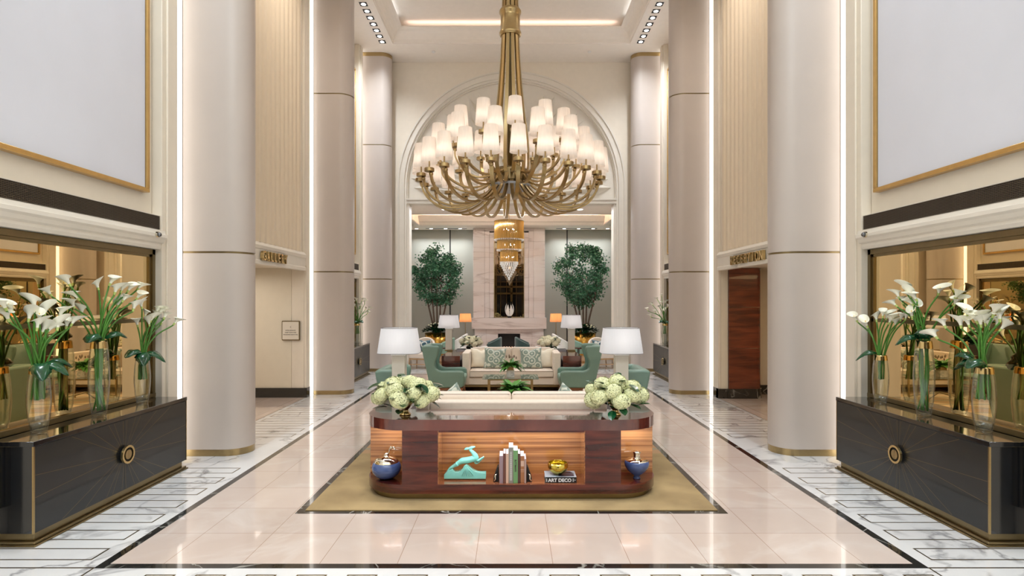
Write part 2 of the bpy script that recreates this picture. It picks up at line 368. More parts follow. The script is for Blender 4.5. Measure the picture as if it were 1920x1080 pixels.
def smooth_path(pts, n=6):
    pts = [Vector(p) for p in pts]; out = []
    P = [pts[0]*2 - pts[1]] + pts + [pts[-1]*2 - pts[-2]]
    for i in range(1, len(P)-2):
        for k in range(n):
            t = k/n; a, b, c, d = P[i-1], P[i], P[i+1], P[i+2]
            out.append(.5*((2*b) + (c-a)*t + (2*a-5*b+4*c-d)*t*t + (3*b-a-3*c+d)*t**3))
    out.append(pts[-1]); return out
def thing(name, label, cat, loc=(0, 0, 0), rz=0, group=None):
    o = bpy.data.objects.new(name, None); C.objects.link(o); o.empty_display_size = .1
    o.location = loc; o.rotation_euler = (0, 0, rz); return tag(o, label, cat, group)
def tag(o, label, cat, group=None, kind=None):
    o['label'] = label; o['category'] = cat
    if group: o['group'] = group
    if kind: o['kind'] = kind
    return o
def struct(o): o['kind'] = 'structure'; return o
def dup(root, loc=None, rz=None, label=None, group=None, parent=None, scale=None):
    r = root.copy(); C.objects.link(r)
    if parent is not None: r.parent = parent
    if loc is not None: r.location = loc
    if rz is not None: r.rotation_euler = (0, 0, rz)
    if label: r['label'] = label
    if group: r['group'] = group
    if scale: r.scale = scale
    for ch in list(root.children): dup(ch, parent=r)
    return r
def text_mb(txt, size, depth, spacing=1.0, bold=0):
    cu = bpy.data.curves.new('text', 'FONT'); cu.body = txt; cu.size = size; cu.extrude = depth/2; cu.space_character = spacing; cu.offset = bold
    cu.align_x = 'LEFT'; cu.resolution_u = 3
    ob = bpy.data.objects.new('text', cu); C.objects.link(ob)
    dg = bpy.context.evaluated_depsgraph_get(); me = bpy.data.meshes.new_from_object(ob.evaluated_get(dg))
    C.objects.unlink(ob); bpy.data.objects.remove(ob)
    mb = MB(); mb.v = [tuple(v.co) for v in me.vertices]; mb.f = [tuple(p.vertices) for p in me.polygons]; mb.m = [0]*len(mb.f)
    return mb
def xform(mb, Mx):
    mb.v = [tuple(Mx @ Vector(p)) for p in mb.v]; return mb
def pxy(px, Y): return (px-CX)*Y/F
def pz(py, Y): return H0-(py-CY)*Y/F
rnd = random.Random(7)
# ================================================================= the setting
ZC = 8.63                       # soffit height of the lobby
Y_BACK = 15.95; Y_FAR = 21.9; Z_LOW = 4.66
def S(name, mb, mats, **k): return struct(mb.build(name, mats, **k))
def trim_n(k=[0]):
    k[0] += 1; return 'trim_%d' % k[0]
# --- floor
f = MB()
for (x0, x1, y0, y1) in ((-2.905, -1.94, 4.10, 14.73), (1.94, 2.905, 4.10, 14.73), (-1.94, 1.94, 4.10, 5.067), (-1.94, 1.94, 13.6, 14.73),
                         (-8.5, -4.07, 7.5, 11.6), (4.07, 8.5, 7.5, 12.2), (-5.0, 5.0, 15.95, 22)):
    f.box(x0, x1, y0, y1, -.1, 0)
S('floor', f, 'beige')
# --- black marble bands round the aisle and round the carpet
def band(x0, x1, y0, y1, wd):
    b = MB(); b.box(x0, x1, y0, y0+wd, -.1, .0005); b.box(x0, x1, y1-wd, y1, -.1, .0005)
    b.box(x0, x0+wd, y0+wd, y1-wd, -.1, .0005); b.box(x1-wd, x1, y0+wd, y1-wd, -.1, .0005); return b
S(trim_n(), band(-2.975, 2.975, 4.03, 14.80, .07), 'blk')
S(trim_n(), band(-1.94, 1.94, 5.067, 13.60, .07), 'blk')
# --- white marble walkways with brass-lined oblongs let in
LWD = .0065
def oblong(mb, x0, x1, y0, y1, l=LWD, z=.0012):
    mb.box(x0-l, x1+l, y0-l, y0+l, -.02, z, 1); mb.box(x0-l, x1+l, y1-l, y1+l, -.02, z, 1)
    mb.box(x0-l, x0+l, y0+l, y1-l, -.02, z, 1); mb.box(x1-l, x1+l, y0+l, y1-l, -.02, z, 1)
for s, nm in ((-1, 'floor_left_walkway'), (1, 'floor_right_walkway')):
    m = MB(); m.box(s*2.975, s*4.07, 4.04, 15.95, -.1, 0)
    for k in range(7): oblong(m, min(s*3.09, s*3.97), max(s*3.09, s*3.97), 4.165+.35*k, 4.35+.35*k)
    for k in range(9): oblong(m, min(s*3.09, s*3.97), max(s*3.09, s*3.97), 7.94+.346*k, 8.12+.346*k)
    for k in range(8): oblong(m, min(s*3.09, s*3.97), max(s*3.09, s*3.97), 12.3+.346*k, 12.48+.346*k)
    m.box(s*4.064, s*4.076, 7.5, 11.1, -.02, .0012, 1)
    m.box(s*2.97, s*4.07, 4.03, 4.044, -.02, .0012, 1)
    S(nm, m, ['wht', 'brassd'])
m = MB(); m.box(-4.07, 4.07, -4.0, 4.03, -.1, 0)
for k in range(-12, 12):
    x = -1.133+.3505*k+.0
    if abs(x) < 2.8: oblong(m, x, x+.197, 3.06, 3.93)
for s in (-1, 1): m.box(s*2.969, s*2.981, -4, 4.03, -.02, .0012, 1)
S('floor_front_walkway', m, ['wht', 'brassd'])
m = MB(); m.box(-2.975, 2.975, 14.80, 15.95, -.1, 0)
for k in range(-8, 9): oblong(m, -.1+.35*k, .1+.35*k, 14.95, 15.75)
S('floor_cross_walkway', m, ['wht', 'brassd'])
# --- side walls
def ogee(x0, s, z0, steps):      # stepped moulding profile in (x, z), from wall plane x0 towards the room
    return [(x0 - s*d, z) for d, z in steps]
for s, side in ((-1, 'left'), (1, 'right')):
    w_ = MB()
    w_.box(s*4.10, s*4.35, -4, 7.8, 0, ZC)                        # near bay
    w_.box(s*4.10, s*4.35, 11.20, 15.95, 0, ZC)                   # far bay
    w_.box(s*4.10, s*4.35, 7.8, 11.20, 2.60, ZC)                  # over the passage
    for (a, b) in ((-4, 4.15), (6.45, 6.75), (12.05, 12.51), (14.81, 15.12)):
        w_.box(s*4.10, s*3.98, a, b, 0, ZC)
    for (a, b) in ((6.52, 6.71), (14.88, 15.08)):
        w_.box(s*3.98, s*3.955, a, b, 0, ZC)
    w_.box(s*4.10, s*4.05, 11.09, 11.20, 0 if s > 0 else 2.60, ZC)
    for (a, b) in ((6.94, 7.80), (11.20, 11.38), (15.3, 15.95)): w_.box(s*4.10, s*4.05, a, b, 0, ZC)
    w_.box(s*4.10, s*4.085, 7.80, 7.86, 2.78, ZC); w_.box(s*4.10, s*4.085, 10.98, 11.04, 2.78, ZC)
    S('wall_'+side, w_, 'plaster', bevel=.006, seg=1)
    # vertical cove lights tucked beside each column
    for (a, b) in ((6.77, 6.93), (11.39, 11.52), (15.14, 15.29)):
        l_ = MB(); l_.box(s*4.10, s*4.03, a, b, 0.0, ZC-.01)
        S(trim_n(), l_, 'led')
    # fluted panel over the passage
    fl = MB(); n = 0; y = 7.92
    while y < 10.95:
        pts = [(s*4.10, y), (s*4.085, y), (s*4.05, y+.035), (s*4.045, y+.075), (s*4.05, y+.115), (s*4.085, y+.15), (s*4.10, y+.15)]
        fl.prism(pts, 2.86, ZC, 'z'); y += .19
    S(trim_n(), fl, 'flute', smooth=False)
    # beam with moulding over the passage
    bm_ = MB()
    prof = [(4.14, 2.50), (4.02, 2.50), (4.02, 2.56), (4.035, 2.57), (4.035, 2.74), (4.02, 2.75), (4.01, 2.80), (4.06, 2.86), (4.14, 2.86)]
    bm_.prism([(y_, z_) for y_, z_ in prof], 7.8, 11.09, 'y'); bm_.v = [(s*a, b, c) for a, b, c in bm_.v]
    S(trim_n(), bm_, 'trimw')
    # crown moulding over each mirror, under the grille
    for (a, b) in ((4.15, 6.47), (12.49, 14.83)):
        c_ = MB()
        prof = [(4.12, 2.49), (4.0, 2.49), (3.985, 2.52), (3.99, 2.55), (3.965, 2.565), (3.95, 2.60), (3.93, 2.62), (3.93, 2.655), (3.95, 2.66), (3.955, 2.70), (4.0, 2.705), (4.0, 2.875), (4.12, 2.875)]
        c_.prism(prof, a, b, 'y'); c_.v = [(s*p, q, r) for p, q, r in c_.v]
        S(trim_n(), c_, 'trimw')
    # black marble skirting at passage pier
    k_ = MB(); k_.box(s*4.045, s*4.10, 11.075 if s > 0 else 11.18, 11.38, 0, .19)
    if s < 0: k_.box(-8.5, -4.045, 11.175, 11.2, 0, .19); k_.box(-8.5, -7.9, 7.5, 7.52, 0, .19)
    else:
        k_.box(4.045, 4.26, 11.06, 11.2, 0, .19)
        k_.prism(rounded(4.22, 4.93, 11.05, 11.8, .14, 8, (0, 1, 0, 0)), 0, .19); k_.box(4.9, 7.9, 11.56, 11.6, 0, .19)
    S('baseboard_'+side, k_, 'blk')
# passage behind the left opening (gallery)
g = MB()
g.box(-8.5, -4.351, 11.2, 11.4, 0, 2.9); g.box(-8.5, -7.9, 7.3, 11.2, 0, 2.9); g.box(-8.5, -4.35, 7.3, 7.5, 0, 2.9)
g.box(-8.5, -4.145, 7.3, 11.19, 2.555, 2.595)
g.box(-5.135, -5.128, 11.196, 11.2, .19, 2.5)
S('wall_gallery_passage', g, 'passage')
g = MB()
g.box(4.101, 4.24, 11.09, 11.19, 0, 2.55); g.box(4.36, 8.5, 11.6, 11.8, 0, 2.9); g.box(7.9, 8.5, 7.3, 11.8, 0, 2.9); g.box(4.35, 8.5, 7.3, 7.5, 0, 2.9)
g.box(4.145, 8.5, 7.3, 11.19, 2.555, 2.595); g.box(4.36, 8.5, 11.19, 11.8, 2.555, 2.595)
S('wall_reception_passage', g, 'passage')
# --- back wall with arched opening
R1, R2, ZA, HW = 3.20, 2.96, 5.17, 2.89
b = MB()
for s in (-1, 1): b.box(s*R1, s*4.1, Y_BACK, Y_BACK+.45, 0, ZC); b.box(s*R1, s*3.26, Y_BACK-.04, Y_BACK, 0, ZA)
N_ = 48; ys = (Y_BACK, Y_BACK+.45)
for k in range(N_):
    a0, a1 = PI*k/N_, PI*(k+1)/N_
    p0 = (R1*math.cos(a0), ZA+R1*math.sin(a0)); p1 = (R1*math.cos(a1), ZA+R1*math.sin(a1))
    b.prism([p0, (p0[0], ZC), (p1[0], ZC), p1], ys[0], ys[1], 'y')
S('wall_back', b, 'plaster2')
def arch_ring(mb, ro, ri, y0, y1, n=64, legs=0.0):
    for k in range(n):
        a0, a1 = PI*k/n, PI*(k+1)/n
        mb.prism([(ro*math.cos(a0), ZA+ro*math.sin(a0)), (ro*math.cos(a1), ZA+ro*math.sin(a1)), (ri*math.cos(a1), ZA+ri*math.sin(a1)), (ri*math.cos(a0), ZA+ri*math.sin(a0))], y0, y1, 'y')
    for s in (-1, 1): mb.box(s*ri, s*ro, y0, y1, legs, ZA)
a_ = MB()
arch_ring(a_, 3.20, 3.16, Y_BACK-.05, Y_BACK+.1); arch_ring(a_, 3.16, 3.02, Y_BACK-.015, Y_BACK+.1); arch_ring(a_, 3.02, 2.96, Y_BACK+.03, Y_BACK+.45)
arch_ring(a_, 2.96, 2.93, Y_BACK+.09, Y_BACK+.2, legs=4.78)
for s in (-1, 1): a_.box(s*2.96, s*2.89, Y_BACK+.06, Y_BACK+.45, 0, 4.66)
a_.box(-2.96, 2.96, Y_BACK+.02, Y_BACK+.45, 4.66, 4.78); a_.box(-2.96, 2.96, Y_BACK-.01, Y_BACK+.1, 4.755, 4.80)
S(trim_n(), a_, 'trimw')
l_ = MB()
for k in range(N_):
    a0, a1 = PI*k/N_, PI*(k+1)/N_
    l_.prism([(2.98*math.cos(a0), ZA+2.98*math.sin(a0)), (2.98*math.cos(a1), ZA+2.98*math.sin(a1)), (0, ZA)], Y_BACK+.17, Y_BACK+.4, 'y')
l_.box(-2.96, 2.96, Y_BACK+.17, Y_BACK+.4, 4.75, ZA)
# plaster sunburst: folded rays of unequal length fanning out in clusters
def ray(ang, r0, r1, wd, dep, skew=.5):
    c, sn = math.cos(ang), math.sin(ang); px_, pz_ = -sn, c; yb = Y_BACK+.17
    base = [(r0*c - px_*wd/2, ZA-.35+r0*sn - pz_*wd/2), (r0*c + px_*wd/2, ZA-.35+r0*sn + pz_*wd/2)]
    tipm = (r1*c, ZA-.35+r1*sn); sh = r1*.86
    q1 = (sh*c - px_*wd*.55, ZA-.35+sh*sn - pz_*wd*.55); q2 = (sh*c + px_*wd*.55, ZA-.35+sh*sn + pz_*wd*.55)
    r0m = (r0*c, ZA-.35+r0*sn); r1m = (sh*c, ZA-.35+sh*sn)
    V_ = [(base[0][0], yb+.01, base[0][1]), (base[1][0], yb+.01, base[1][1]), (q2[0], yb+.01, q2[1]), (tipm[0], yb+.01, tipm[1]), (q1[0], yb+.01, q1[1]), (r0m[0], yb-dep, r0m[1]), (r1m[0], yb-dep, r1m[1])]
    l_.add(V_, [(0, 5, 4), (5, 6, 4), (4, 6, 3), (5, 1, 2), (5, 2, 6), (2, 3, 6), (0, 1, 5)])
rr = random.Random(3)
for cl in range(9):
    a0 = math.radians(9 + 20.25*cl)
    for j, (da, ln) in enumerate(((-7.5, 2.45), (-2.6, 2.87), (2.6, 2.82), (7, 2.35))):
        aa = a0+math.radians(da); L_ = ln+rr.uniform(-.04, .02)
        ray(aa, .5, .35*math.sin(aa)+math.sqrt(L_**2-.1225*math.cos(aa)**2), .26, (.15, .20, .17, .13)[j])
S(trim_n(), l_, 'trimw')
# --- ceiling of the lobby: flat soffit, coved tray, lit pocket, upper ceiling
c = MB()
YF = -4.0
for s in (-1, 1): c.box(s*3.13, s*4.35, YF, 16.4, ZC, ZC+.04)
c.box(-3.13, 3.13, 14.83, 16.4, ZC, ZC+.04)
def cove(mb, x0, x1, z0, z1, ya, yb, n=6):     # quarter cove running along three sides
    pr = [(0, 0), (.03, 0), (.03, .02)] + [(.05+(x0-x1-.05)*(1-math.cos(.5*PI*k/n)), .03+(z1-z0-.03)*math.sin(.5*PI*k/n)) for k in range(n+1)] + [(x0-x1, z1-z0), (x0-x1-.02, z1-z0+.04)]
    for (d0, h0), (d1, h1) in zip(pr, pr[1:]):
        a = x0-d0; b_ = x0-d1; y0 = yb-d0; y1 = yb-d1
        mb.add([(-a, ya, z0+h0), (-b_, ya, z0+h1), (-b_, y1, z0+h1), (-a, y0, z0+h0)], [(0, 1, 2, 3)])
        mb.add([(a, ya, z0+h0), (b_, ya, z0+h1), (b_, y1, z0+h1), (a, y0, z0+h0)], [(3, 2, 1, 0)])
        mb.add([(-a, y0, z0+h0), (-b_, y1, z0+h1), (b_, y1, z0+h1), (a, y0, z0+h0)], [(0, 1, 2, 3)])
cove(c, 3.13, 2.80, ZC, 8.93, YF, 14.83)
c.box(-3.4, 3.4, YF, 15.0, 9.11, 9.3)
for s in (-1, 1): c.box(s*3.2, s*3.4, YF, 15.0, ZC+.04, 9.3)
c.box(-3.4, 3.4, 14.85, 15.0, ZC+.04, 9.3)
for s in (-1, 1): c.box(s*1.9, s*1.95, 1, 13.5, 9.07, 9.12)
c.box(-1.9, 1.9, 13.45, 13.5, 9.07, 9.12)
S('ceiling', c, 'ceil')
# --- lounge beyond the arch
c = MB()
c.box(-5.2, 5.2, 16.4, 18.0, Z_LOW, Z_LOW+.04); c.box(-5.2, 5.2, 20.6, 22.1, Z_LOW, Z_LOW+.04)
for s in (-1, 1): c.box(s*3.35, s*5.2, 18.0, 20.6, Z_LOW, Z_LOW+.04)
pr = [(20.6, Z_LOW), (20.57, Z_LOW+.02), (20.5, Z_LOW+.10), (20.42, Z_LOW+.12), (20.35, Z_LOW+.22), (20.28, Z_LOW+.30), (20.28, Z_LOW+.34)]
for (y0, z0), (y1, z1) in zip(pr, pr[1:]): c.add([(-3.35, y0, z0), (3.35, y0, z0), (3.35, y1, z1), (-3.35, y1, z1)], [(0, 1, 2, 3)])
c.box(-3.6, 3.6, 17.9, 20.7, 5.2, 5.3); c.box(-3.6, 3.6, 17.9, 17.98, Z_LOW, 5.2); c.box(-3.6, 3.6, 20.6, 20.7, Z_LOW+.04, 5.2)
for s in (-1, 1): c.box(s*3.55, s*3.6, 17.9, 20.7, Z_LOW, 5.2)
S('ceiling_lounge', c, 'ceil')
fw = MB(); fw.box(-5.2, 5.2, Y_FAR, Y_FAR+.2, 0, 4.7)
S('wall_lounge', fw, 'greyw')
for s, sd in ((-1, 'left'), (1, 'right')):
    fw = MB(); fw.box(s*5.0, s*5.2, 15.95, Y_FAR, 0, 4.7); fw.box(s*4.35, s*5.2, 15.95, 16.4, 0, 4.7); S('wall_lounge_'+sd, fw, 'plaster2')
j = MB()
for x in (-2.37, 2.15): j.box(x-.022, x+.022, Y_FAR-.012, Y_FAR+.01, 0, Z_LOW)
for s in (-1, 1): j.box(s*3.90, s*3.94, Y_FAR-.012, Y_FAR+.01, 0, Z_LOW)
S(trim_n(), j, 'dark')
# --- entrance wall behind the camera (seen in the mirrors)
e = MB(); e.box(-4.35, 4.35, -4.2, -4.0, 5.4, ZC+.8); e.box(-4.35, -2.6, -4.2, -4, 0, 5.4); e.box(2.6, 4.35, -4.2, -4, 0, 5.4)
S('wall_entrance', e, 'plaster2')
wf = MB(); wf.mi = 0
for x in (-2.6, -1.3, 0, 1.3, 2.6): wf.box(x-.09, x+.09, -4.12, -3.95, 0, 5.4)
for z in (.05, 2.55, 3.1, 5.33): wf.box(-2.6, 2.6, -4.12, -3.95, z-.07, z+.07)
for z in (3.5, 4.9): wf.box(-2.6, 2.6, -4.1, -4.0, z-.02, z+.02)
for x in (-2.2, -1.7, -.9, -.4, .4, .9, 1.7, 2.2): wf.box(x-.02, x+.02, -4.1, -4.0, .1, 5.3)
wf.box(-2.6, 2.6, -4.14, -4.13, 0, 5.4, 1)
S('window_1', wf, ['brassd', 'night'])

# --- columns
def make_column(label, x_side, y):
    t = thing('column', label, 'column', (x_side*3.54, y, 0), 0 if x_side < 0 else PI, 'pale rounded columns along the aisle')
    def plan(e): # stadium end towards the aisle (+x local), straight to the wall
        r = .26+e
        return [(-.485, -r)] + [(r*math.sin(a), -r*math.cos(a)) for a in [PI*k/24 for k in range(25)]] + [(-.485, r)]
    for z0, z1 in ((.083, 2.49), (2.515, 6.12), (6.145, 8.53)):
        m = MB(); m.prism(plan(0), z0, z1); m.build('shaft', 'colm', t, angle=35)
    for z in (2.49, 6.12):
        m = MB(); m.prism(plan(-.008), z, z+.025); m.build('seam_band', 'brassd', t, angle=35)
    m = MB(); m.prism(plan(-.004), 0, .083); m.build('base_band', 'brass', t, angle=35)
    m = MB(); m.prism(plan(.003), 8.53, ZC-.001); m.build('top_band', 'brass', t, angle=35)
    return t
for s, sd, nb in ((-1, 'left', 'GALLERY'), (1, 'right', 'RECEPTION')):
    make_column('nearest pale column on the %s, standing between the dark sideboard and the %s sign' % (sd, nb), s, 7.2)
    make_column('middle pale column on the %s, just beyond the %s passage' % (sd, nb), s, 11.79)
    make_column('farthest pale column on the %s, beside the arched back wall, brass band at its top' % sd, s, 15.56)

# --- signs
def wall_sign(txt, label, s, y_start, length, z0, h):
    t = thing('wall_sign', label, 'sign', (s*4.03, y_start, z0))
    # letters run towards +Y on the left wall, towards -Y on the right wall
    wd = length/len(txt); sgn = 1 if s < 0 else -1
    for i, chh in enumerate(txt):
        mb = text_mb(chh, h*1.38, .05, bold=.006)
        xs = [p[0] for p in mb.v]; x0 = min(xs); kx = min(1.0, wd*.84/(max(xs)-x0)) if chh != 'I' else .9
        off = (wd - (max(xs)-x0)*kx)/2
        # local text (x right, y up, z out) -> world
        Mx = Matrix(((0, 0, -s, -s*.03), (sgn*kx, 0, 0, sgn*(i*wd+off-x0*kx)), (0, 1, 0, 0), (0, 0, 0, 1)))
        xform(mb, Mx).build('letter', 'gold', t)
    return t
wall_sign('GALLERY', 'gold raised letters reading GALLERY on the left beam', -1, 9.06, 1.02, 2.565, .155)
wall_sign('RECEPTION', 'gold raised letters reading RECEPTION over the right passage', 1, 10.32, 1.36, 2.565, .155)
t = thing('direction_sign', 'small square pale plaque with an arrow and three lines of text on the gallery wall', 'sign', (-4.35, 11.19, 1.13))
m = MB(); m.prism(rounded(-.175, .175, 0, .385, .015), -.03, 0, 'y'); m.build('frame', 'brassd', t)
m = MB(); m.prism(rounded(-.160, .160, .018, .367, .01), -.038, -.029, 'y'); m.build('plate', 'signp', t)
for k, (txt, wd) in enumerate((('HOTEL ENTRANCE', .2), ('GUEST ELEVATORS', .22), ('BOULEVARD ELEVATORS', .28))):
    q = text_mb(txt, .024, .001, bold=.0006); xs = [p[0] for p in q.v]; kx = wd/(max(xs)-min(xs))
    xform(q, Matrix(((kx, 0, 0, -wd/2-min(xs)*kx), (0, 0, -1, -.0385), (0, 1, 0, .19-k*.042), (0, 0, 0, 1)))); q.build('text_line', 'ink', t)
m = MB(); m.tube([(.012, -.039, .285), (-.010, -.039, .265), (.012, -.039, .245)], .0025, 4)
m.build('arrow', 'ink', t)

# --- reception door panel
t = thing('wood_panel', 'tall glossy red-brown wood panel with rounded edge in the reception passage', 'wood panel', (4.245, 11.06, .19))
for k, (z0, z1) in enumerate(((0, .79), (.797, 1.59), (1.597, 2.36))):
    m = MB(); m.prism(rounded(0, .66, 0, .13, .12, 8, (0, 1, 0, 0)), z0, z1); m.build('panel', 'redwood', t, angle=35)
m = MB(); m.box(.64, .67, .13, .16, .55, 1.05); m.build('pull_handle', 'silver', t)

# --- mirrors, art, grilles and dome cameras in the four bays
def bay(s, ya, yb, sd, pos, near):
    t = thing('wall_mirror', 'large bronze-tinted mirror in a brass frame above the %s' % pos, 'mirror', (s*4.10, ya, 0), 0, 'bronze mirrors in the bays')
    X = -s
    def fb(mb, x0, x1, y0, y1, z0, z1): mb.box(X*x0, X*x1, y0, y1, z0, z1)
    L_ = yb-ya
    m = MB(); fb(m, .002, .012, .05, L_-.05, .3, 1.67); m.build('lower_glass', 'bmirror', t)
    m = MB(); fb(m, .002, .012, .05, L_-.05, 1.71, 2.42); m.build('upper_glass', 'bmirror', t)
    m = MB(); fb(m, .002, .03, .05, L_-.05, 1.67, 1.71); m.build('rail', 'brassd', t)
    m = MB()
    for (e, d) in ((0, .045), (.03, .03)):
        fb(m, 0, d, e, e+.05, .25, 2.485-e); fb(m, 0, d, L_-e-.05, L_-e, .25, 2.485-e); fb(m, 0, d, e, L_-e, 2.43-e, 2.485-e)
    fb(m, 0, .05, 0, L_, .82, .87) if False else fb(m, 0, .05, 0, L_, .815, .86); m.build('frame', 'brassd', t)
    t = thing('wall_art', 'tall blank white canvas in a gilt frame high %s' % near, 'picture', (s*4.10, ya, 3.11), 0, 'gilt framed canvases')
    a, b_ = .14, L_-.14; hz = 4.8
    m = MB(); fb(m, .0, .05, a+.05, b_-.05, .05, hz-.05); m.build('canvas', 'canvas', t)
    m = MB()
    for (z0, z1) in ((0, .045), (hz-.045, hz)): fb(m, .0, .075, a, b_, z0, z1)
    for (y0, y1) in ((a, a+.045), (b_-.045, b_)): fb(m, .0, .075, y0, y1, .045, hz-.045)
    m.build('frame', 'goldf', t, bevel=.004, seg=1)
    t = thing('air_grille', 'long dark bronze air grille %s' % near, 'vent', (s*4.0, ya, 2.715), 0, 'dark air grilles over the mirrors')
    m = MB(); fb(m, .0, .004, .02, L_-.02, 0, .15); m.build('backing', 'dark', t)
    m = MB()
    for k in range(11): fb(m, .004, .012, .02, L_-.02, .003+k*.0140, .009+k*.0140)
    y = .02
    while y < L_-.02: fb(m, .004, .009, y, y+.004, 0, .15); y += .02
    m.build('slats', 'grille', t)
bay(-1, 4.17, 6.45, 'left', 'nearest sideboard on the left', 'on the near left wall')
bay(1, 4.17, 6.45, 'right', 'nearest sideboard on the right', 'on the near right wall')
bay(-1, 12.51, 14.81, 'left', 'far sideboard on the left', 'on the left beyond the gallery passage')
bay(1, 12.51, 14.81, 'right', 'far sideboard on the right', 'on the right beyond the reception passage')
for s, sd in ((-1, 'left'), (1, 'right')):
    t = thing('security_camera', 'small dome camera on the %s moulding near the grille end' % sd, 'camera', (s*3.93, 6.28, 2.64))
    m = MB(); m.tube([(0, 0, 0), (-s*.02, 0, 0)], .034, 20); m.build('mount', 'silver', t, angle=40)
    m = MB(); m.ball((-s*.025, 0, 0), .026, 18); m.build('dome', 'chrome', t, smooth=True)

# --- ceiling downlights
def downlight(label, loc, sz, group):
    t = thing('ceiling_light', label, 'ceiling light', loc, 0, group)
    m = MB()
    for (x0, x1, y0, y1) in ((-sz, sz, -sz, -sz+.018), (-sz, sz, sz-.018, sz), (-sz, -sz+.018, -sz+.018, sz-.018), (sz-.018, sz, -sz+.018, sz-.018)):
        m.box(x0, x1, y0, y1, -.006, 0)
    m.build('trim', 'dark', t)
    m = MB(); m.box(-sz+.018, sz-.018, -sz+.018, sz-.018, -.003, 0); m.build('housing', 'dark', t)
    m = MB(); m.lathe([(sz*.62, -.007), (.0, -.016)], 20, cap=False); m.build('lens', 'ledw', t)
    return t
for s, sd in ((-1, 'left'), (1, 'right')):
    for k in range(7):
        downlight('small square downlight, %s in the %s soffit row counted from the back wall' % (('first', 'second', 'third', 'fourth', 'fifth', 'sixth', 'seventh')[k], sd),
                  (s*3.35, 14.68-.31*k, ZC-.002), .085, 'downlights in the %s lobby soffit' % sd)
def spot(label, x, y, z, r=.06, group='lounge ceiling spots'):
    t = thing('ceiling_light', label, 'ceiling light', (x, y, z), 0, group)
    m = MB(); m.lathe([(r, 0), (r, -.006), (r*.8, -.006)], 20, cap=False); m.build('trim', 'white', t)
    m = MB(); m.lathe([(r*.8, -.006), (0, -.007)], 20, cap=False); m.build('lens', 'ledw', t)
for s, sd in ((-1, 'left'), (1, 'right')):
    for k in range(4):
        spot('round spot, %s of four above the %s tree counted from the fireplace' % (('first', 'second', 'third', 'fourth')[k], sd), s*(1.95+.55*k) + (.05 if s > 0 else 0), 21.5, Z_LOW-.001, .075)
    m = MB(); m.box(s*1.7, s*3.25, 21.40, 21.60, Z_LOW-.004, Z_LOW-.001); S(trim_n(), m, 'trimg')
    spot('round spot near the arch on the %s side of the lounge ceiling' % sd, s*2.05 if s > 0 else -2.0, 17.0, Z_LOW-.001, .11)
spot('round spot at the centre of the lounge ceiling near the arch', -.3, 17.0, Z_LOW-.001, .06)
for s, sd in ((-1, 'left'), (1, 'right')):
    m = MB(); m.lathe([(.05, -.001), (.05, -.02), (.03, -.035), (0, -.035)], 20, cap=False)
    tag(m.build('smoke_detector', 'white', smooth=True, loc=(s*2.1, 15.25, ZC)), 'small white smoke detector on the soffit %s of the chandelier stem' % sd, 'smoke detector')
# ================================================================= carpet
m = MB(); m.box(-1.87, 1.87, 5.137, 13.53, -.08, .008)
tag(m.build('carpet', 'carpet'), 'gold and brown patterned carpet inset in the floor inside a black marble band', 'carpet')

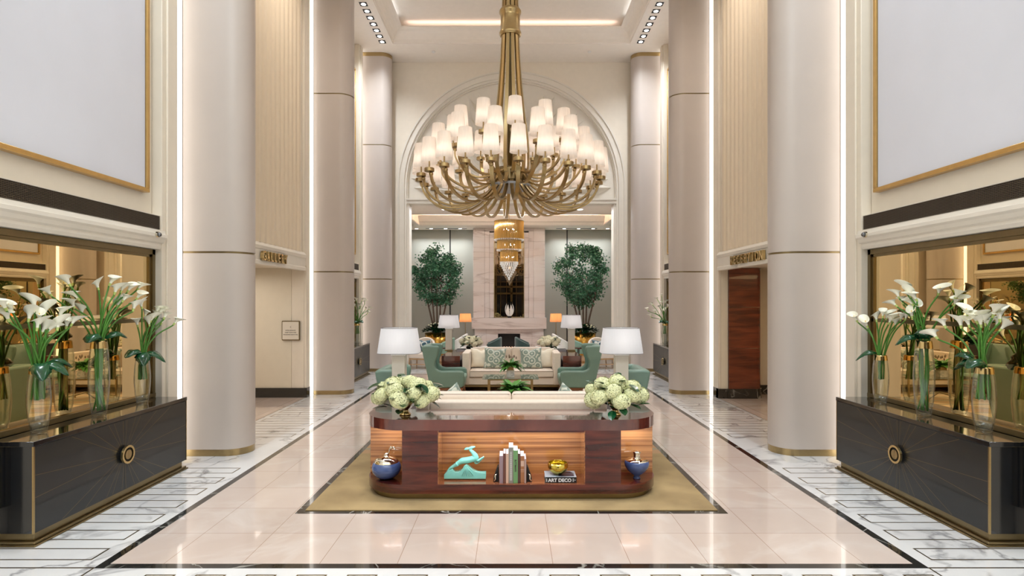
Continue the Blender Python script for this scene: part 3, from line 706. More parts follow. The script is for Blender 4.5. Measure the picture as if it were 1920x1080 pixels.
# ================================================================= sideboards with sunburst doors
def make_sideboard(label):
    # local: long side along y (0..2.05), front face looks to +x
    t = thing('sideboard', label, 'sideboard', (-4.09, 4.38, 0), 0, 'black sunburst sideboards')
    L_, D = 2.05, .39
    m = MB(); m.box(.06, D, 0, L_, .10, .775); m.build('body', 'lacqside', t, bevel=.002, seg=1)
    m = MB(); m.box(.06, D+.012, -.012, L_+.012, .775, .815); m.build('top', 'lacqside', t, bevel=.003, seg=1)
    for i, (a, b) in enumerate(((.008, L_/2-.001), (L_/2+.001, L_-.008))):
        m = MB(); m.box(D, D+.008, a, b, .104, .770); d = m.build('door', 'lacq', t)
        ray_ = MB(); cy, cz = L_/2, .44
        n = 24
        for k in range(n):
            an = 2*PI*(k+.35)/n + (.06 if k % 2 else -.03); dy, dz = math.cos(an), math.sin(an)
            if (dy < 0) != (i == 0): continue
            ty = (abs((a+.004 if i == 0 else b-.004)-cy))/max(abs(dy), 1e-4); tz = (.762-cz if dz > 0 else cz-.112)/max(abs(dz), 1e-4); r1 = min(ty, tz)
            p0 = Vector((D+.0085, cy+dy*.09, cz+dz*.09)); p1 = Vector((D+.0085, cy+dy*r1, cz+dz*r1)); q = Vector((0, -dz, dy))*.0016
            ray_.add([p0-q, p0+q, p1+q, p1-q], [(0, 1, 2, 3)])
        ray_.build('brass_inlay', 'brassd', d)
    m = MB()
    for y in (0, L_): m.box(D-.004, D+.010, y-.006, y+.006, .10, .775)
    m.build('corner_trim', 'brass', t)
    m = MB()
    for (d, z0, z1) in ((.0, .035, .10), (.03, .014, .036), (.045, 0, .015)):
        m.box(.06, D-.02+d, .032-d, L_-.032+d, z0, z1)
    m.build('plinth', 'brassd', t, bevel=.005)
    k = MB(); cy, cz = L_/2, .44
    def ringx(mb, r0, r1, x0, x1, n=40):
        for j in range(n):
            a0, a1 = 2*PI*j/n, 2*PI*(j+1)/n
            P = lambda r, a, x: (x, cy+r*math.cos(a), cz+r*math.sin(a))
            mb.add([P(r0, a0, x0), P(r1, a0, x0), P(r1, a1, x0), P(r0, a1, x0), P(r0, a0, x1), P(r1, a0, x1), P(r1, a1, x1), P(r0, a1, x1)],
                   [(4, 5, 6, 7), (0, 4, 7, 3), (1, 2, 6, 5)])
    ringx(k, .066, .086, D+.03, D+.05); k.tube([(D+.008, cy, cz), (D+.04, cy, cz)], .03, 20)
    kn = k.build('knob', 'gold', t, angle=40)
    k = MB(); k.tube([(D+.012, cy, cz), (D+.034, cy, cz)], .068, 40); k.build('recess_disc', 'dark', kn, angle=40)
    for q in (-1, 1):
        k = MB(); pl = [(cy+q*.0015, cz-.044)] + [(cy+q*(.0015+.043*math.cos(a)), cz+.044*math.sin(a)) for a in [-PI/2+PI*j/16 for j in range(17)]] + [(cy+q*.0015, cz+.044)]
        k.prism(pl, D+.034, D+.048, 'x'); k.build('grip', 'brass', kn, angle=40)
    return t
sb = make_sideboard('black sunburst sideboard in the left foreground under the bronze mirror, with three vases')
dup(sb, (4.09, 6.43, 0), PI, 'black sunburst sideboard in the right foreground under the bronze mirror, with three vases')
dup(sb, (-4.09, 12.70, 0), 0, 'black sunburst sideboard far down the left side beyond the gallery passage')
dup(sb, (4.09, 14.75, 0), PI, 'black sunburst sideboard far down the right side beyond the reception passage')

# ================================================================= U-shaped consoles
def u_plan(hw, y0, dm, yw, ww, r, e=0):
    # U open to +y: outer half width hw, front at y0, middle depth dm, wings back to yw, wing width ww
    out = rounded(-hw-e, hw+e, y0-e, yw, r+e, 12, (1, 1, 0, 0))
    # insert the notch for the sofa
    k = [i for i, p in enumerate(out) if p == (hw+e, yw)][0]
    notch = [(hw-ww-e*0, yw), (hw-ww, y0+dm), (-hw+ww, y0+dm), (-hw+ww, yw)]
    return out[:k+1] + notch + out[k+1:]
def console(label, y0, flip=False):
    t = thing('console_table', label, 'console', (0, y0, 0), PI if flip else 0)
    HWD, R_, DM, YW, WW = 1.44, .40, .53, 1.62, .38
    def ub(z0, z1, e, name, mt, **k):
        # U as convex-safe pieces so that caps fill cleanly
        m = MB()
        m.prism([p for p in rounded(-HWD-e, HWD+e, -e, DM, R_+e, 14, (1, 1, 0, 0))], z0, z1)
        for s in (-1, 1): m.box(s*(HWD-WW), s*(HWD+e), DM, YW, z0, z1)
        return m.build(name, mt, t, angle=35, **k)
    ub(.672, .775, 0, 'top', 'mahot')
    ub(.071, .157, 0, 'bottom_shelf', 'maho')
    m = MB(); m.prism(rounded(-HWD+.05, HWD-.05, .05, DM, R_-.05, 14, (1, 1, 0, 0)), 0, .071)
    for s in (-1, 1): m.box(s*(HWD-WW), s*(HWD-.05), DM, YW-.03, 0, .071)
    m.build('plinth', 'brassd', t, angle=35)
    for s in (-1, 1):
        m = MB(); m.box(s*1.04, s*.70, 0, DM-.13, .157, .672); m.build('pier', 'maho', t)
        m = MB(); m.box(s*1.438, s*1.04, .40, .43, .157, .672); m.build('side_panel', 'zebra', t)
        m = MB(); m.box(s*(HWD-WW), s*1.438, .43, YW, .157, .672); m.build('wing', 'maho', t)
        m = MB(); m.box(s*.70, s*.694, .005, .34, .157, .672); m.build('niche_side', 'zebra', t)
    m = MB(); m.box(-.70, .70, .34, .38, .157, .672); m.build('niche_back', 'zebra', t)
    m = MB(); m.box(-.70, .70, .003, .34, .157, .161); m.build('niche_floor', 'shelfw', t)
    m = MB(); m.box(-1.43, 1.43, .43, DM-.001, .157, .672); m.build('back_panel', 'maho', t)
    m = MB(); m.box(-.70, .70, .010, .020, .652, .672); m.build('led_shield', 'maho', t)  # added lip, keeps the niche light out of the floor reflections
    m = MB(); m.box(-.66, .66, .030, .044, .668, .672); m.build('led_strip', 'led', t)
    for s in (-1, 1):
        m = MB(); m.box(s*1.355, s*1.045, .200, .210, .650, .672); m.build('led_shield', 'maho', t)  # added lip likewise, screening the side niche strip from the floor
        m = MB(); m.box(s*1.34, s*1.06, .220, .234, .668, .672); m.build('led_strip', 'led', t)
    return t
console('glossy mahogany console in front, with lit niche of books and figurines', 5.38)
console('far mahogany console behind the facing cream sofa', 13.28, True)
area('niche_light', (0, 5.417, .666), 1.3, .014, 5.2, (.93, .96, 1), (.5, 0, 0))
for s_x in (-1, 1): area('niche_light', (s_x*1.2, 5.607, .666), .28, .014, 1.4, (.95, .96, 1), (.2, 0, 0))

# ================================================================= things on the front console shelf
t = thing('deer_figurine', 'turquoise glazed leaping deer figurine on a wave base on the console shelf', 'figurine', (-.452, 5.54, .161))
def dp(x, y): return ((x-680)/13.5*5.5/F, (985-y)/13.5*5.5/F)      # crop pixels -> local metres
bs = MB()
top = [(150, 880), (155, 840), (190, 800), (230, 765), (290, 730), (360, 705), (385, 735), (430, 790), (500, 785), (570, 750), (620, 690), (660, 620), (710, 600), (760, 625), (830, 690), (900, 750), (1000, 795), (1100, 805), (1215, 800), (1215, 880), (1205, 950), (150, 950)]
bs.prism([dp(*p) for p in top], -.035, .035, 'y')
for k in range(6):
    x0 = 690+k*8; x1 = 600+k*62; bs.tube([(*[dp(x0, 650)[0]], -.036, dp(0, 650)[1]), (dp((x0+x1)/2, 760)[0], -.038, dp(0, 760)[1]), (dp(x1, 880)[0], -.036, dp(0, 880)[1])], [.004, .006, .003], 6)
bs.build('wave_base', 'deer', t, bevel=.004)
dd = MB()
def seg(pts, rad, y=0, fy=None):
    P = smooth_path([(dp(*p)[0], (y[i] if hasattr(y, '__len__') else y), dp(*p)[1]) for i, p in enumerate(pts)], 5)
    R = []
    for i in range(len(P)): u = i/5; k = min(int(u), len(rad)-2); R.append(rad[k]+(rad[k+1]-rad[k])*(u-k))
    dd.tube(P, R, 12)
s_ = 5.5/F/13.5
seg([(300, 690), (480, 590), (600, 520), (740, 500), (870, 470), (950, 440), (985, 470)], [x*s_ for x in (25, 55, 78, 82, 82, 80, 55)])
seg([(950, 460), (930, 380), (870, 300), (810, 245), (800, 220)], [x*s_ for x in (82, 72, 50, 38, 30)])
seg([(780, 205), (830, 185), (880, 170), (935, 155)], [x*s_ for x in (34, 42, 32, 14)])
for q in (-1, 1):
    seg([(800, 195), (740, 205), (700, 210), (655, 222)], [x*s_ for x in (12, 26, 22, 6)], [q*.006, q*.014, q*.018, q*.02])
    seg([(480, 590), (390, 650), (300, 690), (230, 780), (185, 860)], [x*s_ for x in (60, 36, 24, 17, 14)], [q*.012]*5)
seg([(960, 470), (1010, 500), (1090, 450), (1160, 405)], [x*s_ for x in (60, 34, 26, 20)], [-.006, -.012, -.012, -.012])
seg([(930, 470), (930, 570), (990, 585), (1090, 500), (1160, 430)], [x*s_ for x in (50, 28, 20, 17, 12)], [.012, .014, .014, .014, .014])
dd.build('deer', 'deer', t, remesh=.0028)

bx_ = [(936.5, 7.0, 861, 'A'), (944, 5.0, 846, 'B'), (949.2, 5.2, 847, 'C'), (955, 8.6, 841, 'D'), (964, 8.6, 846, 'E'), (973.2, 4.6, 850, 'F'), (978.2, 7.2, 854, 'G'), (985.8, 3.4, 858, 'H')]
cols = [(150, 128, 138), (104, 62, 52), (206, 174, 156), (138, 136, 130), (110, 158, 104), (84, 52, 46), (158, 104, 66), (176, 150, 144)]
names = ['mauve', 'maroon', 'pale pink', 'tall grey', 'green lettered', 'thin dark brown', 'orange-brown banded', 'thin lilac']
rd = ['leftmost of the row', 'second from the left', 'third from the left', 'tallest of the row', 'next to the tall grey book', 'right of the green book', 'second from the right', 'rightmost of the row']
YB = 5.412; ppm = YB/F
hts = [.262, .285, .283, .345, .315, .283, .262, .235]
xx = pxy(936.3, YB)
for i in range(8):
    wd = bx_[i][1]*ppm*.98; h = hts[i]
    k = bookmat(i, cols[i]); dpt = .20
    t = thing('book', '%s book standing upright on the console shelf, %s' % (names[i], rd[i]), 'book', (xx+wd/2, YB, .161), 0, 'books standing on the console shelf')
    c = .003
    m = MB(); m.box(-wd/2, wd/2, 0, c, 0, h); m.box(-wd/2, -wd/2+c, c, dpt, 0, h); m.box(wd/2-c, wd/2, c, dpt, 0, h); m.build('cover', k, t, bevel=.001, seg=1)
    m = MB(); m.box(-wd/2+c, wd/2-c, c, dpt-.004, .004, h-.004); m.build('pages', 'paper', t)
    if i == 4:
        q = text_mb('BUTTMANN', .026, .0006, bold=.0008); xs = [p[0] for p in q.v]; sc_ = .115/(max(xs)-min(xs))
        xform(q, Matrix(((0, 1, 0, -.009), (0, 0, -1, -.0006), (-sc_, 0, 0, h*.72), (0, 0, 0, 1)))).build('lettering', 'ink', t)
    if i == 3:
        m = MB()
        for z in range(24): m.box(-wd*.22, wd*.22, -.0006, 0, .03+z*.0115, .034+z*.0115)
        m.build('lettering', 'paper', t)
    if i == 6:
        m = MB(); m.box(-wd*.42, wd*.42, -.0008, 0, h*.62, h*.82); m.box(-wd*.5, wd*.5, -.0006, 0, h*.48, h*.50); m.box(-wd*.5, wd*.5, -.0006, 0, h*.42, h*.43); m.build('title_label', 'book2', t)
    xx += wd + .0012
for q, x, lab in ((-1, pxy(935.3, 5.5), 'left'), (1, xx+.004, 'right')):
    t = thing('bookend', 'black bookend with silver fitting at the %s end of the row of books' % lab, 'bookend', (x, 5.50, .161), 0, 'bookends on the console shelf')
    m = MB(); m.prism([(0, 0), (q*.052, 0), (q*.05, .03), (q*.012, .14), (0, .15)], -.045, .045, 'y'); m.build('wedge', 'dark', t, bevel=.004)
    m = MB(); m.tube([(q*.02, -.046, .08), (q*.034, -.05, .06), (q*.030, -.05, .03), (q*.045, -.05, .012)], [.006, .009, .006, .009], 8); m.build('fitting', 'silver', t, smooth=True)
# art book and gold bowl
Xb = pxy(1051.5, 5.44)
t = thing('book', 'large flat art book with black spine lettered ART DECO under the gold bowl', 'book', (Xb, 5.42, .161))
m = MB(); m.box(-.145, .145, .004, .20, .004, .052); m.build('pages', 'paper', t)
m = MB(); m.box(-.150, .150, 0, .004, 0, .056); m.build('spine', 'dark', t)
bookmat(20, (170, 180, 190)); m = MB(); m.box(-.150, .150, .004, .205, .052, .056); m.build('cover', 'book20', t)
m = MB(); m.box(-.150, .150, .004, .205, 0, .004); m.build('back_cover', 'dark', t)
m = MB(); m.box(-.02, .13, .03, .10, .056, .0566); m.prism([(.02, .11), (.14, .11), (.10, .19), (.03, .17)], .056, .0566); m.build('cover_picture', 'navy', t)
q = text_mb('ART DECO', .045, .001, bold=.0016); xs = [p[0] for p in q.v]; k_ = .225/(max(xs)-min(xs))
xform(q, Matrix(((k_, 0, 0, -.125-min(xs)*k_), (0, 0, -1, -.0006), (0, 1, 0, .012), (0, 0, 0, 1)))).build('lettering', 'paper', t)
m = MB(); m.box(-.143, -.140, -.0008, 0, .012, .044); m.box(-.136, -.133, -.0008, 0, .012, .044); m.box(.112, .115, -.0008, 0, .012, .044); m.box(.120, .123, -.0008, 0, .012, .044); m.ball((.135, 0, .028), .004, 8); m.build('spine_ornament', 'paper', t)
t = thing('bowl', 'gold leaf glass bowl resting on the art book', 'bowl', (Xb-.022, 5.52, .217))
m = MB(); pr = [(.0, 0), (.038, 0), (.042, .006), (.055, .014), (.085, .04), (.099, .07), (.100, .09), (.094, .112), (.088, .116), (.086, .112), (.092, .09), (.090, .07), (.078, .045), (.05, .022), (0, .016)]
m.lathe(pr, 40, cap=False); m.build('shell', mat('gold leaf', (214, 196, 96), .16, 1, var=.25, vscale=26, bump=.3, bscale=40), t, smooth=True)
# blue vases in the round end niches
t = thing('vase', 'round ridged blue vase with silver neck and coral branch in the left end niche', 'vase', (pxy(725.5, 5.6), 5.58, .157))
R0 = .143
m = MB(); pr = [(0, 0), (.055, 0), (.07, .008)]
for k in range(30):
    u = k/29; z = .01+.152*u; r = R0*math.sin(math.acos(max(-1, min(1, (u-.62)/.72))))*(1+(.008 if (k % 3 == 0 and u > .5) else 0)); pr.append((r, z))
m.lathe(pr, 48, cap=False); bd = m.build('body', 'blue', t, smooth=True)
rt = pr[-1][0]
m = MB(); m.lathe([(rt, .162), (rt*.93, .185), (rt*.72, .205), (rt*.42, .218), (.026, .222), (.022, .236), (.03, .243), (.022, .244), (.016, .225)], 40, cap=False); m.build('silver_shoulder', 'silver', t, smooth=True)
m = MB(); m.tube(smooth_path([(.012, 0, .24), (.028, 0, .265), (.03, 0, .29), (.055, 0, .305), (.085, 0, .302)], 4), .005, 8)
for k in range(9):
    a = k*.7; m.tube([(.03+.006*k, 0, .298), (.035+.006*k+.012*math.cos(a), .014*math.sin(a), .298+.02*math.cos(a*1.7))], [.005, .0035], 6)
m.build('coral_branch', 'silver', t, smooth=True)
t = thing('vase', 'squat blue vase with mottled gold neck in the right end niche', 'vase', (pxy(1193, 5.6), 5.58, .157))
m = MB(); m.lathe([(0, 0), (.034, 0), (.036, .01), (.024, .026), (.05, .045), (.09, .08), (.115, .12), (.121, .15), (.112, .178), (.092, .19)], 48, cap=False); m.build('body', 'blue', t, smooth=True)
m = MB(); m.lathe([(.112, .178), (.10, .188), (.07, .198), (.035, .203), (.031, .215), (.034, .245), (.042, .262), (.034, .268), (.02, .262)], 40, cap=False); m.build('neck', 'silver', t, smooth=True)

# ================================================================= sofas and cushions
def make_sofa(label, y, rz):
    t = thing('sofa', label, 'sofa', (0, y, 0), rz, 'cream box sofas')      # local front at y=0 looking -y
    W, D, Hh = 1.02, .92, .835
    m = MB(); m.box(-W, W, .03, D, .17, .32); m.build('seat_base', 'cream', t, bevel=.012)
    m = MB(); m.box(-W+.15, W-.15, 0, D-.2, .32, .47); cu = m.build('seat_cushion', 'cream', t, bevel=.035, seg=4)
    pm = MB()
    for z in (.335, .455): pm.tube([(-W+.16, -.001, z), (W-.16, -.001, z)], .005, 6)
    pm.build('piping', 'pipe', cu)
    for s in (-1, 1):
        m = MB(); m.box(s*(W-.15), s*W, .0, D, .17, Hh); m.build('arm', 'cream', t, bevel=.02, seg=3)
    m = MB(); m.box(-W+.15, W-.15, D-.16, D, .17, Hh); m.build('back', 'cream', t, bevel=.02, seg=3)
    for s in (-1, 1):
        m = MB(); m.box(s*.003, s*(W-.155), D-.34, D-.15, .47, .90); c_ = m.build('back_cushion', 'cream', t, bevel=.045, seg=4)
        pm = MB(); x0, x1 = s*.02, s*(W-.175); pm.tube([(x0, D-.165, .885), (x1, D-.165, .885)], .005, 6); pm.tube([(x0, D-.325, .885), (x1, D-.325, .885)], .005, 6)
        pm.build('piping', 'pipe', c_)
    for s in (-1, 1):
        for yy in (.03, D-.05):
            m = MB(); m.box(s*(W-.05), s*(W-.02), yy, yy+.03, 0, .13); m.build('leg', 'brassd', t)
    m = MB(); m.box(-W+.02, W-.02, .025, .05, .125, .17); m.box(-W+.02, W-.02, D-.05, D-.02, .125, .17); m.build('base_rail', 'brassd', t)
    return t
sofa = make_sofa('cream sofa facing the camera in front of the far console, with four cushions', 11.70, 0)
dup(sofa, (0, 6.94, 0), PI, 'cream sofa with its back to the camera, just behind the front console')
def cushion_mesh(name, w_, h_, d_, mt):
    mb = MB(); n = 20; vs = []; fs = []
    for side in (1, -1):
        for i in range(n+1):
            for j in range(n+1):
                u = -1+2*i/n; v = -1+2*j/n
                px_ = u*(1-.10*(1-v*v)*.6 + .04*(abs(u*v))**3); pz_ = v*(1-.10*(1-u*u)*.6 + .04*(abs(u*v))**3)
                th = (max(0, (1-u**4)*(1-v**4)))**.55
                chop = .32*math.exp(-(u/.28)**2)*max(0, v-.15)      # dent of the chopped top edge
                vs.append((px_*w_/2, side*th*d_/2*(1-chop), pz_*h_/2 + h_/2 - (chop*h_*.30)))
    q = (n+1)*(n+1)
    for s0, o in ((0, False), (q, True)):
        for i in range(n):
            for j in range(n):
                a = s0+i*(n+1)+j; f = (a, a+1, a+n+2, a+n+1); fs.append(f if o else f[::-1])
    mb.add(vs, fs); me = mb.mesh(name, mt, smooth=True)
    import bmesh
    bm = bmesh.new(); bm.from_mesh(me); bmesh.ops.remove_doubles(bm, verts=bm.verts, dist=.0008); bmesh.ops.recalc_face_normals(bm, faces=bm.faces); bm.to_mesh(me); bm.free()
    return me
cm1 = cushion_mesh('cushion', .44, .42, .17, 'satin'); cm2 = cushion_mesh('cushion', .46, .44, .17, 'damask')
def cushion(me, label, loc, rot, grp):
    o = bpy.data.objects.new('cushion', me); C.objects.link(o); o.location = loc; o.rotation_euler = rot; return tag(o, label, 'cushion', grp)
g_ = 'cushions on the sofas'
cushion(cm1, 'plain ivory satin cushion at the left arm of the far sofa', (-.665, 12.16, .475), (-.28, .05, .10), g_)
cushion(cm2, 'sage damask cushion on the left half of the far sofa', (-.36, 12.01, .475), (-.30, .06, .06), g_)
cushion(cm2, 'sage damask cushion on the right half of the far sofa', (.42, 12.01, .475), (-.30, -.05, -.08), g_)
cushion(cm1, 'plain ivory satin cushion at the right arm of the far sofa', (.70, 12.16, .475), (-.28, -.05, -.12), g_)
cushion(cm2, 'sage damask cushion peeking above the left of the near sofa back', (-.60, 6.60, .50), (.34, -.62, .2), g_)
cushion(cm2, 'sage damask cushion peeking above the right of the near sofa back', (.56, 6.60, .50), (.34, .62, -.2), g_)

# ================================================================= wing chairs
def make_wing(label):
    t = thing('wing_chair', label, 'armchair', (-1.74, 10.92, 0), 0, 'teal wing chairs')    # faces +x, width along y 0..0.72
    prof = [(0, 1.03), (.10, 1.045), (.30, 1.04), (.335, 1.02), (.34, .97), (.315, .85), (.27, .73), (.262, .65), (.285, .60), (.33, .568), (.39, .553), (.74, .556), (.80, .545), (.825, .51), (.83, .40), (.81, .27), (.79, .235), (.74, .225), (.20, .225), (.165, .26), (.14, .36), (.06, .72), (.015, .93)]
    for y0, y1 in ((0, .10), (.62, .72)):
        m = MB(); m.prism(prof, y0, y1, 'y'); m.build('side_wing', 'teal', t, bevel=.03, seg=4)
    m = MB(); m.prism([(.0, 1.035), (.09, 1.045), (.13, 1.0), (.24, .50), (.30, .24), (.19, .235), (.14, .36), (.015, .93)], .06, .66, 'y'); m.build('backrest', 'teal', t, bevel=.025, seg=3)
    m = MB(); m.box(.24, .82, .10, .62, .24, .33); m.build('seat_base', 'teal', t, bevel=.02)
    m = MB(); m.box(.22, .84, .105, .615, .33, .45); m.build('seat_cushion', 'tealm', t, bevel=.04, seg=4)
    m = MB(); m.prism([(.20, .225), (.80, .225), (.80, .19), (.72, .175), (.28, .175), (.22, .19)], .03, .69, 'y'); m.build('seat_rail', 'walnut', t, bevel=.006)
    for y in (.05, .67):
        for x, dx in ((.765, .03), (.25, -.05)):
            m = MB(); m.tube([(x, y, .19), (x+dx*.5, y, .1), (x+dx, y, 0)], [.026, .02, .012], 10); m.build('leg', 'walnut', t, smooth=True)
    return t
wc = make_wing('teal leather wing chair left of the far coffee table beside the facing sofa')
dup(wc, (1.77, 11.64, 0), PI, 'teal leather wing chair right of the far coffee table beside the facing sofa')
dup(wc, (-1.71, 7.06, 0), 0, 'teal leather wing chair partly behind the near left lamp')
dup(wc, (1.74, 7.78, 0), PI, 'teal leather wing chair partly behind the near right lamp')

# ================================================================= coffee tables
def make_table(label, y):
    t = thing('coffee_table', label, 'coffee table', (-.02, y, 0), 0, 'glass topped brass coffee tables')
    m = MB(); m.prism(rounded(-.53, .53, -.32, .32, .04), .448, .46); m.build('glass_top', 'tint', t)
    m = MB(); 
    for s in (-1, 1): m.box(-.42, .42, s*.265, s*.245, .42, .447); m.box(s*.42, s*.40, -.245, .245, .42, .447)
    m.build('frame', 'brass', t)
    for sx in (-1, 1):
        for sy in (-1, 1): m = MB(); m.box(sx*.425, sx*.395, sy*.27, sy*.24, 0, .447); m.build('leg', 'brass', t)
    m = MB(); m.tube([(-.40, -.24, .05), (0, 0, .16), (.40, .24, .05)], .011, 8); m.tube([(-.40, .24, .05), (0, 0, .16), (.40, -.24, .05)], .011, 8); m.build('stretcher', 'brassd', t)
    return t
ct = make_table('glass and brass coffee table before the facing sofa, potted plant on it', 10.85)
dup(ct, (-.02, 7.9, 0), 0, 'glass and brass coffee table hidden behind the near sofa back, only its plant showing')

# ================================================================= table lamps
def make_lamp(label, x, y, z, sh='lshade'):
    t = thing('table_lamp', label, 'lamp', (x, y, z), 0, 'pearl table lamps with white shades')
    m = MB(); m.box(-.085, .085, -.085, .085, 0, .03); m.build('foot', 'brass', t, bevel=.004)
    m = MB(); m.box(-.074, .074, -.074, .074, .03, .50); m.build('body', 'ceramic', t, bevel=.006)
    m = MB(); m.box(-.082, .082, -.082, .082, .50, .512); m.tube([(0, 0, .51), (0, 0, .82)], .006, 8); m.build('cap', 'white', t)
    m = MB(); pb = rounded(-.24, .24, -.18, .18, .10, 6); pt = rounded(-.20, .20, -.145, .145, .085, 6); n = len(pb)
    m.add([(a, b, .525) for a, b in pb] + [(a, b, .815) for a, b in pt], [(i, (i+1) % n, n+(i+1) % n, n+i) for i in range(n)]); s_o = m.build('shade', sh, t, angle=50)
    for P, z0 in ((pb, .522), (pt, .812)):
        m = MB(); m.tube([(a, b, z0+.002) for a, b in P+P[:1]], .0028, 6, cap=False); m.build('shade_rim', 'trimg', s_o)
    m = MB(); m.ball((0, 0, .66), .035, 12); m.build('bulb', 'bulb', t, smooth=True)
    return t
lamp = make_lamp('white shaded pearl lamp on the left wing of the front console', -1.31, 6.62, .775)
dup(lamp, (1.28, 6.62, .775), 0, 'white shaded pearl lamp on the right wing of the front console')
dup(lamp, (-1.42, 13.30-.98+.55, .775), 0, 'white shaded pearl lamp on the left wing of the far console')
dup(lamp, (1.36, 12.87, .775), 0, 'white shaded pearl lamp on the right wing of the far console')
for x, y, z in ((-1.31, 6.62, 1.43), (1.28, 6.62, 1.43), (-1.42, 12.87, 1.43), (1.36, 12.87, 1.43)):
    point('lamp_bulb', (x, y, z+.05), .22, (1, .96, .93), .04)
for s, sd in ((-1, 'left'), (1, 'right')):
    x = -1.66 if s < 0 else 1.60
    t = thing('floor_lamp', 'floor lamp with glowing amber shade standing %s of the fireplace' % sd, 'lamp', (x, 20.4, 0), 0, 'amber floor lamps by the fireplace')
    m = MB(); m.lathe([(.14, 0), (.14, .02), (.02, .03)], 24); m.build('base', 'brass', t, angle=40)
    m = MB(); m.tube([(0, 0, .03), (0, 0, 1.45)], .012, 10); m.build('pole', 'brass', t)
    m = MB(); m.lathe([(.22, 1.16), (.195, 1.46)], 32, cap=False); m.build('shade', 'oshade', t, smooth=True)
    m = MB(); m.ball((0, 0, 1.3), .04, 12); m.build('bulb', 'bulb', t, smooth=True)
    point('lamp_bulb', (x, 20.4, 1.36), 2.6, (1, .72, .5), .04)

# ================================================================= fireplace
t = thing('fireplace', 'tall cream onyx fireplace in the centre of the lounge wall', 'fireplace', (-.09, 21.30, 0))
def hbox(*a, mt='onyx', nm='stone', par=t, bev=.006): m = MB(); m.box(*a); return m.build(nm, mt, par, bevel=bev, seg=1)
for s in (-1, 1):
    hbox(s*.92, s*1.35, 0, .6, 1.28, Z_LOW, nm='outer_pilaster'); hbox(s*.74, s*.92, .05, .6, 1.28, 4.55, nm='middle_pilaster'); hbox(s*.57, s*.74, .10, .6, 1.28, 4.5, nm='inner_pilaster')
hbox(-.92, .92, .03, .6, 4.55, Z_LOW, nm='header'); hbox(-.57, .57, .13, .6, 4.3, 4.55, nm='header')
m = MB(); pl = [(-1.40+2.8*k/20, -.10-.10*math.sin(PI*k/20)) for k in range(21)] + [(1.40, .6), (-1.40, .6)]; m.prism(pl, .87, 1.28); m.build('mantel', 'onyx', t, angle=30)
for s in (-1, 1): hbox(s*.86, s*1.30, .02, .6, 0, .87, nm='surround'); hbox(s*.42, s*.86, .06, .6, 0, .87, nm='surround')
hbox(-.42, .42, .05, .6, .68, .87, nm='surround')
m = MB(); m.box(-.42, .42, .28, .30, 0, .68); m.box(-.42, .42, .07, .28, 0, .06); m.box(-.42, -.40, .07, .28, .06, .68); m.box(.40, .42, .07, .28, .06, .68); m.build('firebox', 'dark', t)
m = MB()
for k in range(14): m.tube([(-.34+.05*k, .14+.01*(k % 3), .06), (-.33+.05*k, .15, .10+.02*(k % 3)), (-.34+.05*k, .15, .17+.03*(k % 2))], [.016, .02, .002], 6)
fl = m.build('flames', 'fire', t, smooth=True)
t2 = thing('wall_mirror', 'tall narrow smoked mirror above the fireplace mantel', 'mirror', (-.09, 21.40, 1.285))
m = MB(); m.box(-.55, .55, .0, .012, .02, 3.2); m.build('glass', 'smirror', t2)
m = MB(); m.box(-.57, -.55, -.02, .01, 0, 3.2); m.box(.55, .57, -.02, .01, 0, 3.2); m.box(-.57, .57, -.02, .01, 0, .02); m.build('frame', 'brass', t2)
t = thing('sculpture', 'white notched disc sculpture on a dark block on the mantel', 'sculpture', (-.075, 21.22, 1.28))
m = MB(); m.box(-.07, .07, -.05, .05, 0, .07); m.build('base', 'dark', t)
pts = [(.165*math.sin(a)*(1.0), .32-.27*math.cos(a)) for a in [PI*k/24 for k in range(0, 23)]]
poly = [(x, z) for x, z in pts] + [(.075, .60), (.004, .30)]
poly = poly + [(-.004, .30), (-.075, .60)] + [(-x, z) for x, z in pts[::-1]][:-1]
m = MB()
for q in (-1, 1):
    side_ = [(q*x, z) for x, z in pts] + [(q*.075, .60), (q*.008, .31)]
    m.prism(side_, -.03, .03, 'y')
m.build('disc', 'stone', t, bevel=.008)
m = MB(); m.tube([(0, -.035, .27), (0, .035, .27)], .018, 14); m.build('hole_plug', 'dark', t)

